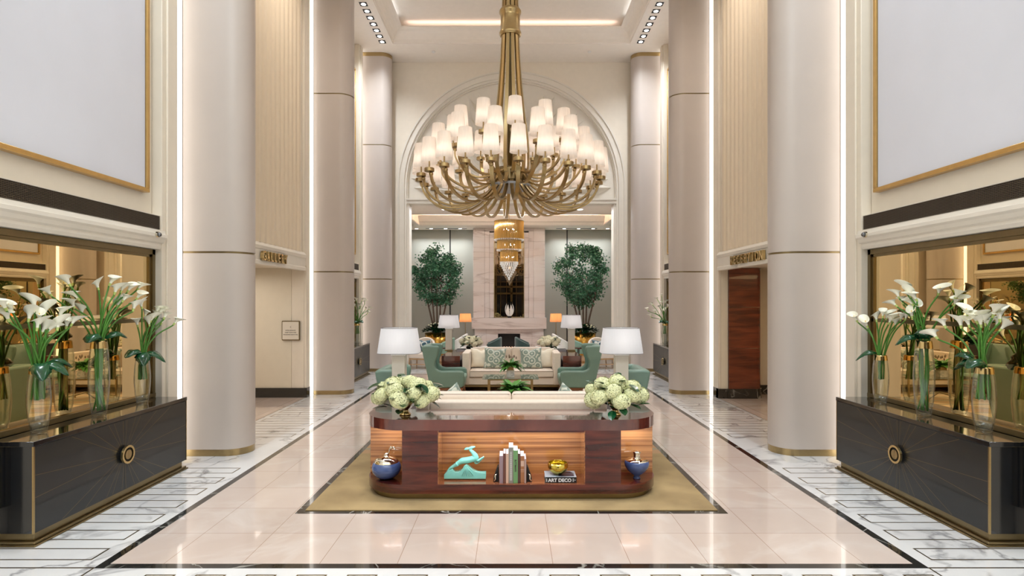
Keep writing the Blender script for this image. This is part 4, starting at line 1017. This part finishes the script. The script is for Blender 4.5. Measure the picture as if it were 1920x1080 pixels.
# ================================================================= lounge furniture beyond
def make_tub(label, loc, rz, mt, leg, grp=None, cushion_=None, h=.80):
    t = thing('armchair', label, 'armchair', loc, rz, grp)         # faces -y
    m = MB(); n = 18
    outer = [(.36*math.cos(a), .34*math.sin(a)*1.0+.02) for a in [-.35+ (PI+.7)*k/n for k in range(n+1)]]
    inner = [(.30*math.cos(a), .28*math.sin(a)+.02) for a in [-.35+(PI+.7)*k/n for k in range(n+1)]]
    vs = []; fs = []
    for k in range(n+1):
        hh = .60 + (h-.60)*math.sin(PI*k/n)**1.2
        for (x, y), z in ((outer[k], .30), (outer[k], hh-.02), (((outer[k][0]+inner[k][0])/2, (outer[k][1]+inner[k][1])/2), hh), (inner[k], hh-.02), (inner[k], .30)): vs.append((x, y, z))
    for k in range(n):
        for j in range(5): a = k*5+j; b_ = k*5+(j+1) % 5; fs.append((a, b_, b_+5, a+5))
    fs += [(0, 1, 2, 3, 4), tuple(n*5+j for j in (4, 3, 2, 1, 0))]
    m.add(vs, fs); m.build('back_shell', mt, t, angle=50)
    m = MB(); m.prism(rounded(-.31, .31, -.32, .30, .10), .30, .44); m.build('seat', mt, t, bevel=.03, seg=3)
    for sx in (-1, 1):
        for y, dy in ((-.26, -.03), (.24, .05)): m = MB(); m.tube([(sx*.26, y, .31), (sx*.29, y+dy, 0)], [.02, .012], 8); m.build('leg', leg, t, smooth=True)
    m = MB(); m.box(-.27, .27, -.28, -.25, .26, .30); m.box(-.27, .27, .24, .27, .26, .30); m.box(-.28, .28, -.27, -.255, .12, .14); m.build('rail', leg, t)
    return t
for s, sd in ((-1, 'left'), (1, 'right')):
    make_tub('cream tub chair with pale wood legs beyond the %s lamp near the arch' % sd, (s*2.55, 16.15, 0), s*.25, 'cream', 'oak', 'cream tub chairs in the lounge', h=.86)
    o = bpy.data.objects.new('cushion', cushion_mesh('cushion', .42, .34, .13, 'butter')); C.objects.link(o); o.location = (s*2.52, 16.18, .46); o.rotation_euler = (-.2, 0, s*.25)
    tag(o, 'blue butterfly print cushion on the %s cream tub chair' % sd, 'cushion')
    make_tub('dark green tub chair by the fire, on its %s, seen over the far sofa' % sd, (s*.56-.10, 17.6, 0), s*PI*.5+ (0), 'teald', 'dark', 'dark green chairs by the fire', h=.80)
    make_tub('small white tub chair behind the hydrangea bowl on the %s' % sd, (s*1.72-.05, 18.4, 0), s*PI*.55, 'white', 'oak', 'white chairs in the lounge', h=.86)
    make_tub('mint leather chair with dark legs beside the gold planter on the %s' % sd, (s*2.12, 17.6, 0), s*PI*.5, 'tealm', 'dark', 'mint chairs by the planters', h=.78)
    t = thing('side_table', 'small dark round table between the planter and the far lamp, %s side' % sd, 'table', (s*2.02, 16.4, 0))
    m = MB(); m.lathe([(.0, .54), (.24, .54), (.24, .565), (0, .565)], 28, cap=False); m.build('top', 'maho', t, angle=40)
    for k in range(3): a = 2*PI*k/3; m = MB(); m.tube([(.16*math.cos(a), .16*math.sin(a), .54), (.20*math.cos(a), .20*math.sin(a), 0)], .014, 8); m.build('leg', 'dark', t)
# trays, books on the far console
for s, sd in ((-1, 'left'), (1, 'right')):
    t = thing('book', 'dark bound book lying on the far console beside the %s lamp' % sd, 'book', (s*1.12, 13.02, .775), s*.1)
    m = MB(); m.box(-.13, .13, -.09, .09, 0, .006); m.box(-.13, .13, -.09, .09, .026, .032); m.box(-.13, -.124, -.09, .09, .006, .026); m.build('cover', 'dark', t)
    m = MB(); m.box(-.124, .126, -.086, .086, .006, .026); m.build('pages', 'paper', t)
    t = thing('box', 'white lidded box on the far console near the %s hydrangea bowl' % sd, 'box', (s*.66, 13.06, .775))
    m = MB(); m.box(-.10, .10, -.08, .08, 0, .07); m.build('body', 'white', t, bevel=.005); m = MB(); m.box(-.105, .105, -.085, .085, .07, .09); m.build('lid', 'white', t, bevel=.004)
def ordn(i, n):
    w_ = ('leftmost', 'second', 'third', 'fourth', 'fifth', 'sixth', 'seventh', 'eighth', 'ninth', 'tenth', 'eleventh', 'twelfth', 'thirteenth', 'fourteenth', 'fifteenth', 'sixteenth', 'seventeenth', 'eighteenth')
    return 'leftmost' if i == 0 else ('rightmost' if i == n-1 else w_[i] + ' from the left')
# ================================================================= main chandelier
CH = (-.02, 9.5)
t = thing('chandelier', 'huge three-tiered brass chandelier with white pleated shades over the aisle', 'chandelier', (CH[0], CH[1], 3.4))
Z0 = 3.4
def zz(z): return z-Z0
for z0, z1, r in ((6.36, 6.78, .165), ):
    m = MB(); m.lathe([(r, zz(6.34)), (r+.02, zz(6.37)), (r+.02, zz(6.40)), (r, zz(6.44)), (r-.004, zz(6.66)), (r, zz(6.70)), (r+.02, zz(6.73)), (r+.02, zz(6.76)), (r, zz(6.79))], 40); m.build('collar', 'brass', t, angle=35)
for k in range(12):
    a = 2*PI*(k+.5)/12
    P = smooth_path([(r*math.cos(a), r*math.sin(a), zz(z)) for r, z in ((.125, 9.3), (.125, 7.5), (.13, 6.6), (.145, 6.2), (.175, 5.7), (.235, 5.1), (.30, 4.6), (.315, 4.2), (.27, 3.95))], 4)
    m = MB(); m.tube(P, 1, 4, flat=(.028, .012), up=(math.cos(a), math.sin(a), 0)); m.build('stem_rod', 'brass', t)
m = MB(); m.tube([(0, 0, zz(9.3)), (0, 0, zz(4.0))], .05, 16); m.build('core_tube', 'brassd', t, smooth=True)
m = MB(); m.lathe([(0, zz(4.12)), (.26, zz(4.12)), (.30, zz(4.09)), (.30, zz(3.90)), (.26, zz(3.86)), (0, zz(3.86))], 40, cap=False); m.build('hub', 'brassd', t, angle=35)
m = MB(); m.lathe([(.30, zz(3.86)), (.34, zz(3.85)), (.33, zz(3.80)), (.24, zz(3.75)), (0, zz(3.72))], 40, cap=False); m.build('glass_bowl', M['lshade'], t, smooth=True)
def tier(name, arm_pts, R, zcup, n, off, zsh, ball_in):
    P = smooth_path([(r, 0, zz(z)) for r, z in arm_pts], 6)
    a0 = MB(); a0.tube(P, 1, 4, flat=(.013, .028), up=(0, 1, 0)); arm = a0.build('arm', 'brass', t)
    b = MB(); b.ball((R-.03, 0, zz(zcup-.06)), .034, 16); ball = b.build('ball', 'brass', arm, smooth=True)
    b = MB(); b.lathe([(0, zz(zcup-.03)), (.02, zz(zcup-.03)), (.076, zz(zcup-.026)), (.076, zz(zcup+.022)), (.068, zz(zcup+.028)), (0, zz(zcup+.028))], 24, c=(R, 0), cap=False)
    b.tube([(R, 0, zz(zcup-.05)), (R, 0, zz(zsh+.10))], .012, 10); cup = b.build('candle_cup', 'brass', arm, angle=40)
    b = MB(); b.lathe([(.128, zz(zsh)), (.098, zz(zsh+.385))], 32, c=(R, 0), cap=False); sh = b.build('shade', 'shade', arm, smooth=True)
    b = MB(); b.ball((R, 0, zz(zsh+.13)), .028, 12, sc=(1, 1, 1.4)); bu = b.build('bulb', 'bulb', arm, smooth=True)
    for k in range(n):
        an = off + 2*PI*k/n
        r = arm if k == 0 else dup(arm, parent=t)
        r.rotation_euler = (0, 0, an)
        point('chandelier_bulb', (CH[0]+R*math.cos(an), CH[1]+R*math.sin(an), zsh+.13), CHW, (1, .86, .72), .03)
CHW = .3
o1 = -PI/2 + math.radians(4.6)
tier('lower', [(.24, 3.98), (.34, 3.78), (.55, 3.58), (.82, 3.47), (1.07, 3.46), (1.30, 3.55), (1.43, 3.70), (1.475, 3.84)], 1.50, 3.91, 24, o1, 4.01, 1)
tier('middle', [(.24, 4.06), (.42, 3.84), (.72, 3.76), (1.0, 3.86), (1.16, 4.04), (1.195, 4.19)], 1.22, 4.26, 12, o1+math.radians(15), 4.36, 1)
tier('upper', [(.24, 4.10), (.36, 4.00), (.58, 3.98), (.80, 4.11), (.91, 4.29), (.925, 4.42)], .95, 4.49, 12, o1, 4.60, 1)

# ================================================================= crystal chandelier in the lounge
t = thing('crystal_chandelier', 'tiered amber and clear crystal chandelier hanging in the lounge', 'chandelier', (pxy(954.5, 18.5), 18.5, 2.6))
def rods(nm, r, z0, z1, n, mt, par, th=.012):
    m = MB()
    for k in range(n):
        a = 2*PI*k/n; m.tube([(r*math.cos(a), r*math.sin(a), z0-2.6), (r*math.cos(a), r*math.sin(a), z1-2.6)], th, 5)
    return m.build(nm, mt, par)
m = MB(); m.tube([(0, 0, 4.55-2.6), (0, 0, 5.2-2.6)], .012, 8); m.build('hanging_rod', 'brassd', t)
for r, z0, z1, n in ((.47, 3.88, 4.50, 96), (.385, 3.55, 3.86, 80), (.28, 3.15, 3.52, 60)):
    q = MB(); q.lathe([(r+.012, z1-2.6), (r+.018, z1-2.6+.02), (r-.03, z1-2.6+.02), (r-.03, z1-2.6)], 48); hoop = q.build('hoop', 'brass', t, angle=35)
    rods('glass_rods', r, z0+.04, z1, n, 'amber', t)
    q = MB()
    for k in range(n//2): a = 2*PI*k/(n//2); q.ball((r*math.cos(a)*1.02, r*math.sin(a)*1.02, z0-2.6+.02), .018, 6, sc=(1, 1, 1.6))
    q.build('crystal_fringe', 'crystal', hoop)
q = MB()
for j, (r, z) in enumerate(((.28, 3.12), (.25, 3.06), (.215, 2.99), (.18, 2.92), (.14, 2.85), (.10, 2.78), (.06, 2.72), (.02, 2.66))):
    n = max(5, int(r*90))
    for k in range(n): a = 2*PI*(k+.5*(j % 2))/n; q.ball((r*math.cos(a), r*math.sin(a), z-2.6), .026, 6, sc=(1, 1, 1.5))
q.build('crystal_cone', 'crystal', t)
q = MB(); q.ball((0, 0, .02), .035, 12); q.build('finial', 'crystal', t, smooth=True)
for z in (4.25, 3.75, 3.35):
    point('crystal_chandelier_bulb', (pxy(954.5, 18.5), 18.5, z), 1.6, (1, .9, .78), .06)
    m = MB()
    for k in range(5): a = 2*PI*k/5+z; m.ball((.17*math.cos(a), .17*math.sin(a), z-2.6), .022, 8)
    m.build('bulbs', 'bulb', t)

# ================================================================= potted ficus trees
def tree(label, x, y, seed, hx, ztop):
    r = random.Random(seed)
    p = thing('planter', 'hammered gold drum planter under the %s ficus tree' % label, 'planter', (x, y, 0))
    m = MB(); m.lathe([(.36, 0), (.43, .3), (.44, .78), (.40, .78), (.40, .72)], 40, cap=False); m.build('drum', 'hamm', p, smooth=True)
    m = MB(); m.lathe([(.40, .72), (0, .74)], 30, cap=False); m.build('soil', 'soil', p)
    tr = thing('ficus_tree', '%s ficus tree with bushy crown in a gold planter beside the fireplace' % label, 'tree', (x, y, .74))
    m = MB(); ends = []
    for k, (bx, tx) in enumerate(((-.10, -.45), (-.08, -.18), (.08, .12), (.10, .42), (0, .0))):
        ty = r.uniform(-.3, .3); P = smooth_path([(bx, r.uniform(-.05, .05), 0), (bx+(tx-bx)*.25, ty*.2, .45), (bx+(tx-bx)*.6, ty*.6, .95), (tx, ty, 1.5), (tx*1.1, ty*1.2, 2.2)], 5)
        m.tube(P, [.042-.0015*i for i in range(len(P))], 8); ends.append((tx, ty))
        for j in range(5):
            b = P[10+j*2]; e = b+Vector((r.uniform(-.5, .5), r.uniform(-.4, .4), r.uniform(.2, .6))); m.tube([b, (b+e)/2+Vector((0, 0, .05)), e], [.014, .01, .005], 5)
    m.build('trunk', 'bark', tr, smooth=True)
    m = MB(); n = 7600; clumps = []
    zc = (ztop-.74)*.5+.62; rz_ = (ztop-.74-.95)/2; zc = .95+rz_
    for _ in range(120):
        u = r.uniform(-1, 1); a = r.uniform(0, 2*PI); q = r.uniform(.45, 1)**.5; s_ = math.sqrt(1-u*u)
        lump = 1+.14*math.sin(3*a+seed)+.10*math.sin(5*u*2+seed)
        clumps.append(Vector((hx*q*s_*math.cos(a)*lump, hx*.9*q*s_*math.sin(a), zc+rz_*u*q)))
    for _ in range(n):
        c0 = r.choice(clumps); p0 = c0+Vector((r.gauss(0, .11), r.gauss(0, .11), r.gauss(0, .075)))
        d = Vector((r.uniform(-1, 1), r.uniform(-1, 1), r.uniform(-.9, .3))).normalized(); L_ = r.uniform(.07, .11); sd = d.cross(Vector((r.uniform(-1, 1), r.uniform(-1, 1), r.uniform(-1, 1)))).normalized()*L_*.30; nn = d.cross(sd).normalized()*L_*.08
        m.add([p0, p0+d*L_*.5+sd+nn, p0+d*L_, p0+d*L_*.5-sd+nn], [(0, 1, 2), (0, 2, 3)])
    m.build('foliage', 'leaft', tr)
    un = thing('underplanting', 'low leafy plants with small white flowers filling the %s gold planter' % label, 'plant', (x, y, .74))
    m = MB()
    for _ in range(700):
        a = r.uniform(0, 2*PI); q = r.random()**.5; p0 = Vector((.5*q*math.cos(a), .5*q*math.sin(a), .02+.30*(1-q*q)*r.uniform(.4, 1)+.06))
        d = Vector((math.cos(a)+r.uniform(-.6, .6), math.sin(a)+r.uniform(-.6, .6), r.uniform(-.4, .7))).normalized(); L_ = r.uniform(.09, .15); sd = d.cross(Vector((0, 0, 1))).normalized()*L_*.36
        m.add([p0, p0+d*L_*.5+sd, p0+d*L_, p0+d*L_*.5-sd], [(0, 1, 2), (0, 2, 3)])
    m.build('foliage', 'leafd', un)
    m = MB()
    for _ in range(14): a = r.uniform(PI, 2*PI); q = r.random()**.5*.42; m.ball((q*math.cos(a), q*math.sin(a), .34*(1-q*q*2.5)+.06), .032, 8)
    m.build('flowers', 'rosew', un, smooth=True)
tree('left', pxy(820, 20.2), 20.2, 5, .80, 3.82)
tree('right', pxy(1094, 20.2), 20.2, 11, .85, 3.96)

# ================================================================= hydrangeas
def head_mesh(name, R_, mt, n=150, sz=.016, seed=1):
    r = random.Random(seed); m = MB(); m.ball((0, 0, 0), R_*.80, 12, sc=(1, 1, .85), mi=1)
    for k in range(n):
        z = 1-2*(k+.5)/n; a = k*2.39996; s_ = math.sqrt(1-z*z); d = Vector((s_*math.cos(a), s_*math.sin(a), z*.86)); c = d*R_*r.uniform(.92, 1.04); nrm = d.normalized()
        u = nrm.orthogonal().normalized(); v = nrm.cross(u); ph = r.uniform(0, PI)
        for q in range(4):
            an = ph+q*PI/2; dr = u*math.cos(an)+v*math.sin(an); pr = nrm.cross(dr)
            m.add([c, c+dr*sz*.6+pr*sz*.5+nrm*.003, c+dr*sz*1.15+nrm*.001, c+dr*sz*.6-pr*sz*.5+nrm*.003], [(0, 1, 2, 3)], 0)
    return m.mesh(name, [mt, 'hydc'])
hm = head_mesh('hydrangea', .078, 'hyd', 130, .0165); hm2 = head_mesh('hydrangea', .075, 'rosew', 60, .034, 4)
def leaf_cluster(mb, base, d, L_, wd, curl=.15):
    d = Vector(d).normalized(); sd = d.cross(Vector((0, 0, 1)));
    sd = (sd if sd.length > .01 else Vector((1, 0, 0))).normalized(); up = sd.cross(d)
    n = 6; vs = []; fs = []; base = Vector(base)
    for i in range(n+1):
        u = i/n; c = base + d*L_*u - Vector((0, 0, 1))*curl*L_*u*u; w_ = wd*math.sin(PI*min(1, u*.93+.04))**.75*(1 if u < 1 else .02)
        vs += [c-sd*w_+up*w_*.25, c, c+sd*w_+up*w_*.25]
    for i in range(n):
        a = i*3; fs += [(a, a+1, a+4, a+3), (a+1, a+2, a+5, a+4)]
    mb.add(vs, fs)
def bouquet(where, x, y, z, R_, hz, n, me, seed, pot, grp, headname, zc, hl):
    r = random.Random(seed)
    p = thing('vase', pot[0] + ' holding the %s' % where, 'vase', (x, y, z)); m = MB(); m.lathe(pot[1], 32, cap=False); m.build('body', pot[2], p, smooth=True)
    f_ = thing('greenery', 'dark leaves and stems under the %s' % where, 'leaves', (x, y, z+pot[1][-1][1]*.8))
    top_ = zc-(z+pot[1][-1][1]*.8)
    m = MB()
    for k in range(52):
        a = r.uniform(0, 2*PI); e = r.uniform(-.5, .8); q = r.uniform(.6, 1.35)
        d = (math.cos(a), math.sin(a), e); b = (R_*.55*q*math.cos(a), R_*.55*q*math.sin(a), top_+hz*r.uniform(-.55, .7)); leaf_cluster(m, b, d, R_*.42, R_*.13)
    m.build('leaves', 'leafd', f_)
    pts = []
    for k in range(n):
        zf = 1-1.35*(k+.5)/n; a = k*2.39996+seed; s_ = math.sqrt(max(0, 1-zf*zf)); pts.append((x+R_*.76*s_*math.cos(a), y+R_*.70*s_*math.sin(a), zc+hz*.62*zf))
    sm = MB()
    for q in pts: sm.tube([(r.uniform(-.01, .01), r.uniform(-.01, .01), -pot[1][-1][1]*.5), ((q[0]-x)*.4, (q[1]-y)*.4, top_*.4), (q[0]-x, q[1]-y, q[2]-z-pot[1][-1][1]*.8)], .004, 5)
    sm.build('stems', 'stem', f_)
    order = sorted(range(n), key=lambda i_: pts[i_][0])
    for k, q in enumerate(pts):
        o = bpy.data.objects.new(headname, me); C.objects.link(o); o.location = q; s_ = hl*r.uniform(.88, 1.15); o.scale = (s_, s_, s_*.92); o.rotation_euler = (r.uniform(-.5, .5), r.uniform(-.5, .5), r.uniform(0, 6))
        tag(o, grp.replace(' in the', ', %s in the' % ordn(order.index(k), n), 1), 'flower', grp)
gp = [(0, 0), (.055, 0), (.058, .01), (.035, .03), (.030, .05), (.05, .075), (.075, .12), (.07, .14)]
bouquet('green-white hydrangeas at the left front console corner', -1.055, 5.62, .775, .34, .21, 17, hm, 1, ('small footed gold vase', gp, 'gold'), 'green-white hydrangea in the left front bouquet', 'hydrangea', .965, 1.08)
bouquet('green-white hydrangeas at the right front console corner', 1.03, 5.62, .775, .31, .21, 16, hm, 5, ('small footed gold vase', gp, 'gold'), 'green-white hydrangea in the right front bouquet', 'hydrangea', .965, 1.08)
bp_ = [(0, 0), (.07, 0), (.10, .03), (.12, .07), (.115, .08)]
bouquet('ivory roses left on the far console', -.93, 13.06, .775, .27, .16, 15, hm2, 3, ('low dark bowl', bp_, 'dark'), 'ivory rose in the left far bowl', 'rose', .955, .9)
bouquet('ivory roses right on the far console', .87, 13.06, .775, .27, .16, 15, hm2, 8, ('low dark bowl', bp_, 'dark'), 'ivory rose in the right far bowl', 'rose', .955, .9)

# ================================================================= potted plants on the coffee tables
def table_plant(label, x, y, z, seed, k_=1.0, tul=True):
    r = random.Random(seed); t = thing('potted_plant', label, 'plant', (x, y, z))
    m = MB(); m.box(-.075, .075, -.075, .075, 0, .13); m.build('pot', 'potw', t, bevel=.004)
    m = MB(); m.box(-.06, .06, -.06, .06, .13, .19); m.build('brass_sleeve', 'brass', t)
    m = MB()
    for k in range(70):
        a = r.uniform(0, 2*PI); e = r.uniform(-.3, 1.3); leaf_cluster(m, (.04*math.cos(a), .04*math.sin(a), .18+r.uniform(0, .06)), (math.cos(a), math.sin(a), e), r.uniform(.14, .26)*k_, .034*k_, .35)
    m.build('leaves', 'leafm', t)
    m = MB()
    if tul:
        for k in range(9): a = r.uniform(0, 2*PI); q = r.uniform(.02, .16); m.ball((q*math.cos(a), q*math.sin(a), .36+r.uniform(-.03, .05)), .014, 8, sc=(1, 1, 2))
        m.build('buds', 'pipe', t, smooth=True)
    return t
table_plant('leafy green plant in a white cube pot on the far coffee table', pxy(957, 10.8), 10.8, .461, 2, 1.1)
table_plant('leafy green plant whose top shows above the near sofa back', pxy(962, 7.95), 7.9, .461, 6, 1.15, False)

# ================================================================= calla lilies in glass vases
def calla_mesh():
    m = MB(); nu, nv = 18, 12; vs = []; fs = []
    for j in range(nv+1):
        v = j/nv
        for i in range(nu+1):
            u = i/nu; a = -PI*1.08 + 2.16*PI*u
            r = .006+.008*v+.034*max(0, v-.35)**1.5*1.8
            front = math.cos(a)                 # the long lip is at a = 0
            lip = max(0, v-.55)/.45
            rr_ = r*(1+.34*lip*max(0, front)) + .004*u
            z = .105*v*(1+.22*lip*front) - .018*lip**2*(1-front)*.5
            x = rr_*math.cos(a) + .013*lip**2*max(0, front); y = rr_*math.sin(a)*(1-.15*lip)
            vs.append((x, y, z))
    for j in range(nv):
        for i in range(nu): a = j*(nu+1)+i; fs.append((a, a+1, a+nu+2, a+nu+1))
    m.add(vs, fs); me = m.mesh('bloom', ['calla', 'callag'], smooth=True)
    for p in me.polygons:
        if p.center[2] < .028: p.material_index = 1
    return me
CM = calla_mesh(); m = MB(); m.tube([(0, 0, .02), (.002, 0, .05), (.003, 0, .078)], [.004, .005, .003], 8); SM = m.mesh('spadix', 'spadix', smooth=True)
def vase_mesh(h, r):
    m = MB(); pr = [(0, .0), (r*.62, 0), (r*.66, .008), (r*.86, h*.18), (r*.99, h*.42), (r, h*.55), (r*.9, h*.8), (r*.72, h*.98), (r*.70, h)]
    inn = [(rr_-.005, max(z, .02)) for rr_, z in pr[2:]][::-1] + [(0, .022)]
    m.lathe(pr+inn, 36, cap=False); return m
def prof_r(h, r, z):
    P = [(0, r*.66), (.18, r*.86), (.42, r*.99), (.55, r), (.8, r*.9), (.98, r*.72), (1, r*.7)]; u = max(0, min(1, z/h))
    for (a, ra), (b, rb) in zip(P, P[1:]):
        if u <= b: return ra+(rb-ra)*(u-a)/(b-a)
    return r*.7
def calla_vase(vid, vx, vy, vz, h, r, blooms, seed, leafdirs, fullwater=False, sc_=1.0):
    q = random.Random(seed); s = -1 if vx < 0 else 1
    t = thing('vase', 'clear glass, gold-collared %s' % vid, 'vase', (vx, vy, vz), 0, 'glass vases of calla lilies')
    vase_mesh(h, r).build('glass_body', 'glass', t, smooth=True)
    m = MB(); m.lathe([(prof_r(h, r, h*.90)+.002, h*.90), (r*.72+.003, h*.985), (r*.70+.003, h+.003), (r*.66, h+.003)], 36, cap=False); m.build('gold_collar', 'gold', t, smooth=True)
    grp = 'calla lilies in the %s' % vid
    rank = {p_: j_ for j_, p_ in enumerate(sorted(blooms))}
    zlow = .05 if fullwater else h*.50
    for i, (px, py) in enumerate(blooms):
        Y0 = vx*F/(px-CX); Y = vy+.62*(Y0-vy) + q.uniform(-.05, .05); X = pxy(px, Y)
        Y = max(vy-.42, min(vy+.42, Y)); X = pxy(px, Y)
        if abs(X) > 3.96: X = s*3.96; Y = X*F/(px-CX)
        if abs(X) < abs(vx)-.32: X = s*(abs(vx)-.32); Y = X*F/(px-CX)
        Z = pz(py, Y)
        c = thing('calla_lily', 'white calla lily, %s in the %s' % (ordn(rank[(px, py)], len(blooms)), vid), 'flower', (vx, vy, vz), 0, grp)
        tip = Vector((X-vx, Y-vy, Z-vz)); out = Vector((tip.x, tip.y, 0)); L_ = tip.z-h
        a = q.uniform(0, 2*PI); rb = q.uniform(.1, .62)*r; tw = a+ (1.8 if fullwater else .5)
        b0 = Vector((rb*math.cos(tw), rb*math.sin(tw), zlow)); b1 = Vector((rb*.8*math.cos(a), rb*.8*math.sin(a), (zlow+h)/2)); b2 = Vector((out.x*.06+.5*r*.6*math.cos(a), out.y*.06+.5*r*.6*math.sin(a), h))
        mid = b2 + Vector((out.x*.35, out.y*.35, L_*.55)); dirn = (tip-mid); dirn.z *= .75; dirn = dirn.normalized()
        bend = (out.normalized()*min(1, out.length*2.6) + Vector((0, 0, 1))*1.25 + Vector((q.uniform(-.4, .4), q.uniform(-.4, .4), q.uniform(-.2, .3)))).normalized()
        base = tip - bend*.055*sc_
        P = smooth_path([b0, b1, b2, mid, base], 5)
        m = MB(); m.tube(P, [.0075]*len(P), 7); m.build('stem', 'stem', c, smooth=True)
        lip = bend.cross(Vector((0, 0, 1)).cross(bend)); ldir = (out + Vector((q.uniform(-.5, .5), q.uniform(-.5, .5), 0))*.4); ldir = (ldir - bend*ldir.dot(bend)).normalized() if ldir.length > .01 else bend.orthogonal()
        yv = bend.cross(ldir).normalized(); Mx = Matrix((ldir, yv, bend)).transposed().to_4x4()
        for me, nm in ((CM, 'bloom'), (SM, 'spadix')):
            o = bpy.data.objects.new(nm, me); C.objects.link(o); o.parent = c
            k = q.uniform(.95, 1.15)*sc_ if nm == 'bloom' else k
            o.matrix_local = Matrix.Translation(base) @ Mx @ Matrix.Diagonal((k, k, k, 1))
    for j, (dx, dy, dz) in enumerate(leafdirs):
        m = MB(); d = Vector((dx, dy, dz)).normalized(); n = 12; L_ = .20*sc_; sd = d.cross(Vector((0, 0, 1))).normalized(); up = sd.cross(d)
        vs = []; fs = []
        for i in range(n+1):
            u = i/n; w_ = .075*sc_*(math.sin(PI*u**.8)**.7 if 0 < u < 1 else 0)*(1+.06*math.sin(u*30)); cc = d*L_*u + Vector((0, 0, 1))*.05*math.sin(PI*u) - Vector((0, 0, 1))*.05*u*u
            vs += [cc-sd*w_-Vector((0, 0, 1))*w_*.5, cc-sd*w_*.5+Vector((0, 0, 1))*.006, cc, cc+sd*w_*.5+Vector((0, 0, 1))*.006, cc+sd*w_-Vector((0, 0, 1))*w_*.5]
        for i in range(n):
            for k in range(4): a = i*5+k; fs.append((a, a+1, a+6, a+5))
        m.add(vs, fs); o = m.build('broad_leaf', 'leafd', None, smooth=True, loc=(vx+d.x*r*.4, vy+d.y*r*.4, vz+h+.02))
        so = o.modifiers.new('solid', 'SOLIDIFY'); so.thickness = .002
        tag(o, 'broad glossy dark leaf round the neck of the %s' % vid, 'leaf', 'broad leaves of the %s' % vid)
def cb(ox, oy, k, pts): return [(ox+a/k, oy+b/k) for a, b in pts]
K = 3.176
L3 = cb(0, 420, K, [(840, 475), (815, 585), (870, 530), (885, 580), (930, 540), (960, 520), (985, 545), (970, 575), (1050, 580), (905, 560), (940, 510)])
L2 = cb(0, 420, K, [(400, 340), (285, 400), (450, 425), (578, 360), (665, 340), (690, 390), (730, 380), (775, 380), (835, 370), (830, 425), (745, 440), (705, 470), (800, 490), (430, 470), (485, 515)])
L1 = cb(0, 420, K, [(60, 490), (40, 545), (200, 470), (175, 545), (270, 510), (225, 600), (260, 625), (300, 620), (345, 600), (400, 590), (440, 575), (365, 525), (235, 545), (20, 480)])
R1_ = cb(1580, 420, K, [(75, 560), (140, 590), (200, 555), (265, 545), (285, 570), (315, 585), (350, 550), (300, 555), (240, 530), (380, 545)])
R2_ = cb(1580, 420, K, [(375, 380), (325, 415), (300, 470), (355, 455), (400, 410), (425, 430), (400, 460), (575, 395), (680, 420), (675, 460), (450, 490), (410, 530)])
R3_ = cb(1580, 420, K, [(740, 520), (600, 590), (545, 660), (700, 585), (745, 580), (820, 555), (850, 570), (905, 520), (935, 545), (925, 580), (960, 605), (820, 578), (790, 560), (870, 590)])
ZT = .8155
calla_vase('far-end vase of the left foreground sideboard', -3.93, 6.03, ZT, .51, .079, L3, 1, [(.9, .2, -.25), (-.1, -.9, .1), (.5, -.7, -.3)])
calla_vase('tallest vase of the left foreground sideboard', -3.92, 5.384, ZT, .71, .089, L2, 2, [(.6, .7, .2), (.2, -.8, .1)], True)
calla_vase('near-end vase of the left foreground sideboard', -3.92, 4.70, ZT, .54, .085, L1, 3, [(.8, .1, -.2), (.5, .8, .0), (.6, -.6, -.3)])
calla_vase('far-end vase of the right foreground sideboard', 3.93, 6.03, ZT, .51, .079, R1_, 4, [(-.8, .5, -.2)])
calla_vase('tallest vase of the right foreground sideboard', 3.92, 5.384, ZT, .71, .089, R2_, 5, [(-.9, .3, -.1), (-.5, -.7, .45)], True)
calla_vase('near-end vase of the right foreground sideboard', 3.92, 4.70, ZT, .54, .085, R3_, 6, [(-.5, .7, .5), (-.7, -.3, .1), (-.3, .8, -.1)])
lf = [(660, 580), (668, 562), (676, 572), (686, 578), (693, 578), (663, 566), (672, 585), (680, 562), (665, 572), (684, 566), (690, 586), (659, 590)]
calla_vase('vase of the far left sideboard', -3.88, 14.25, ZT, .53, .085, lf, 7, [(.7, -.5, .2), (-.2, -.9, .1)])
rf = [(1214, 580), (1222, 570), (1232, 560), (1240, 553), (1248, 566), (1236, 575), (1228, 584), (1246, 582), (1252, 574), (1241, 568), (1220, 592)]
calla_vase('vase of the far right sideboard', 3.86, 14.25, ZT, .53, .085, rf, 8, [(-.7, -.5, .2), (.2, -.9, .1)])
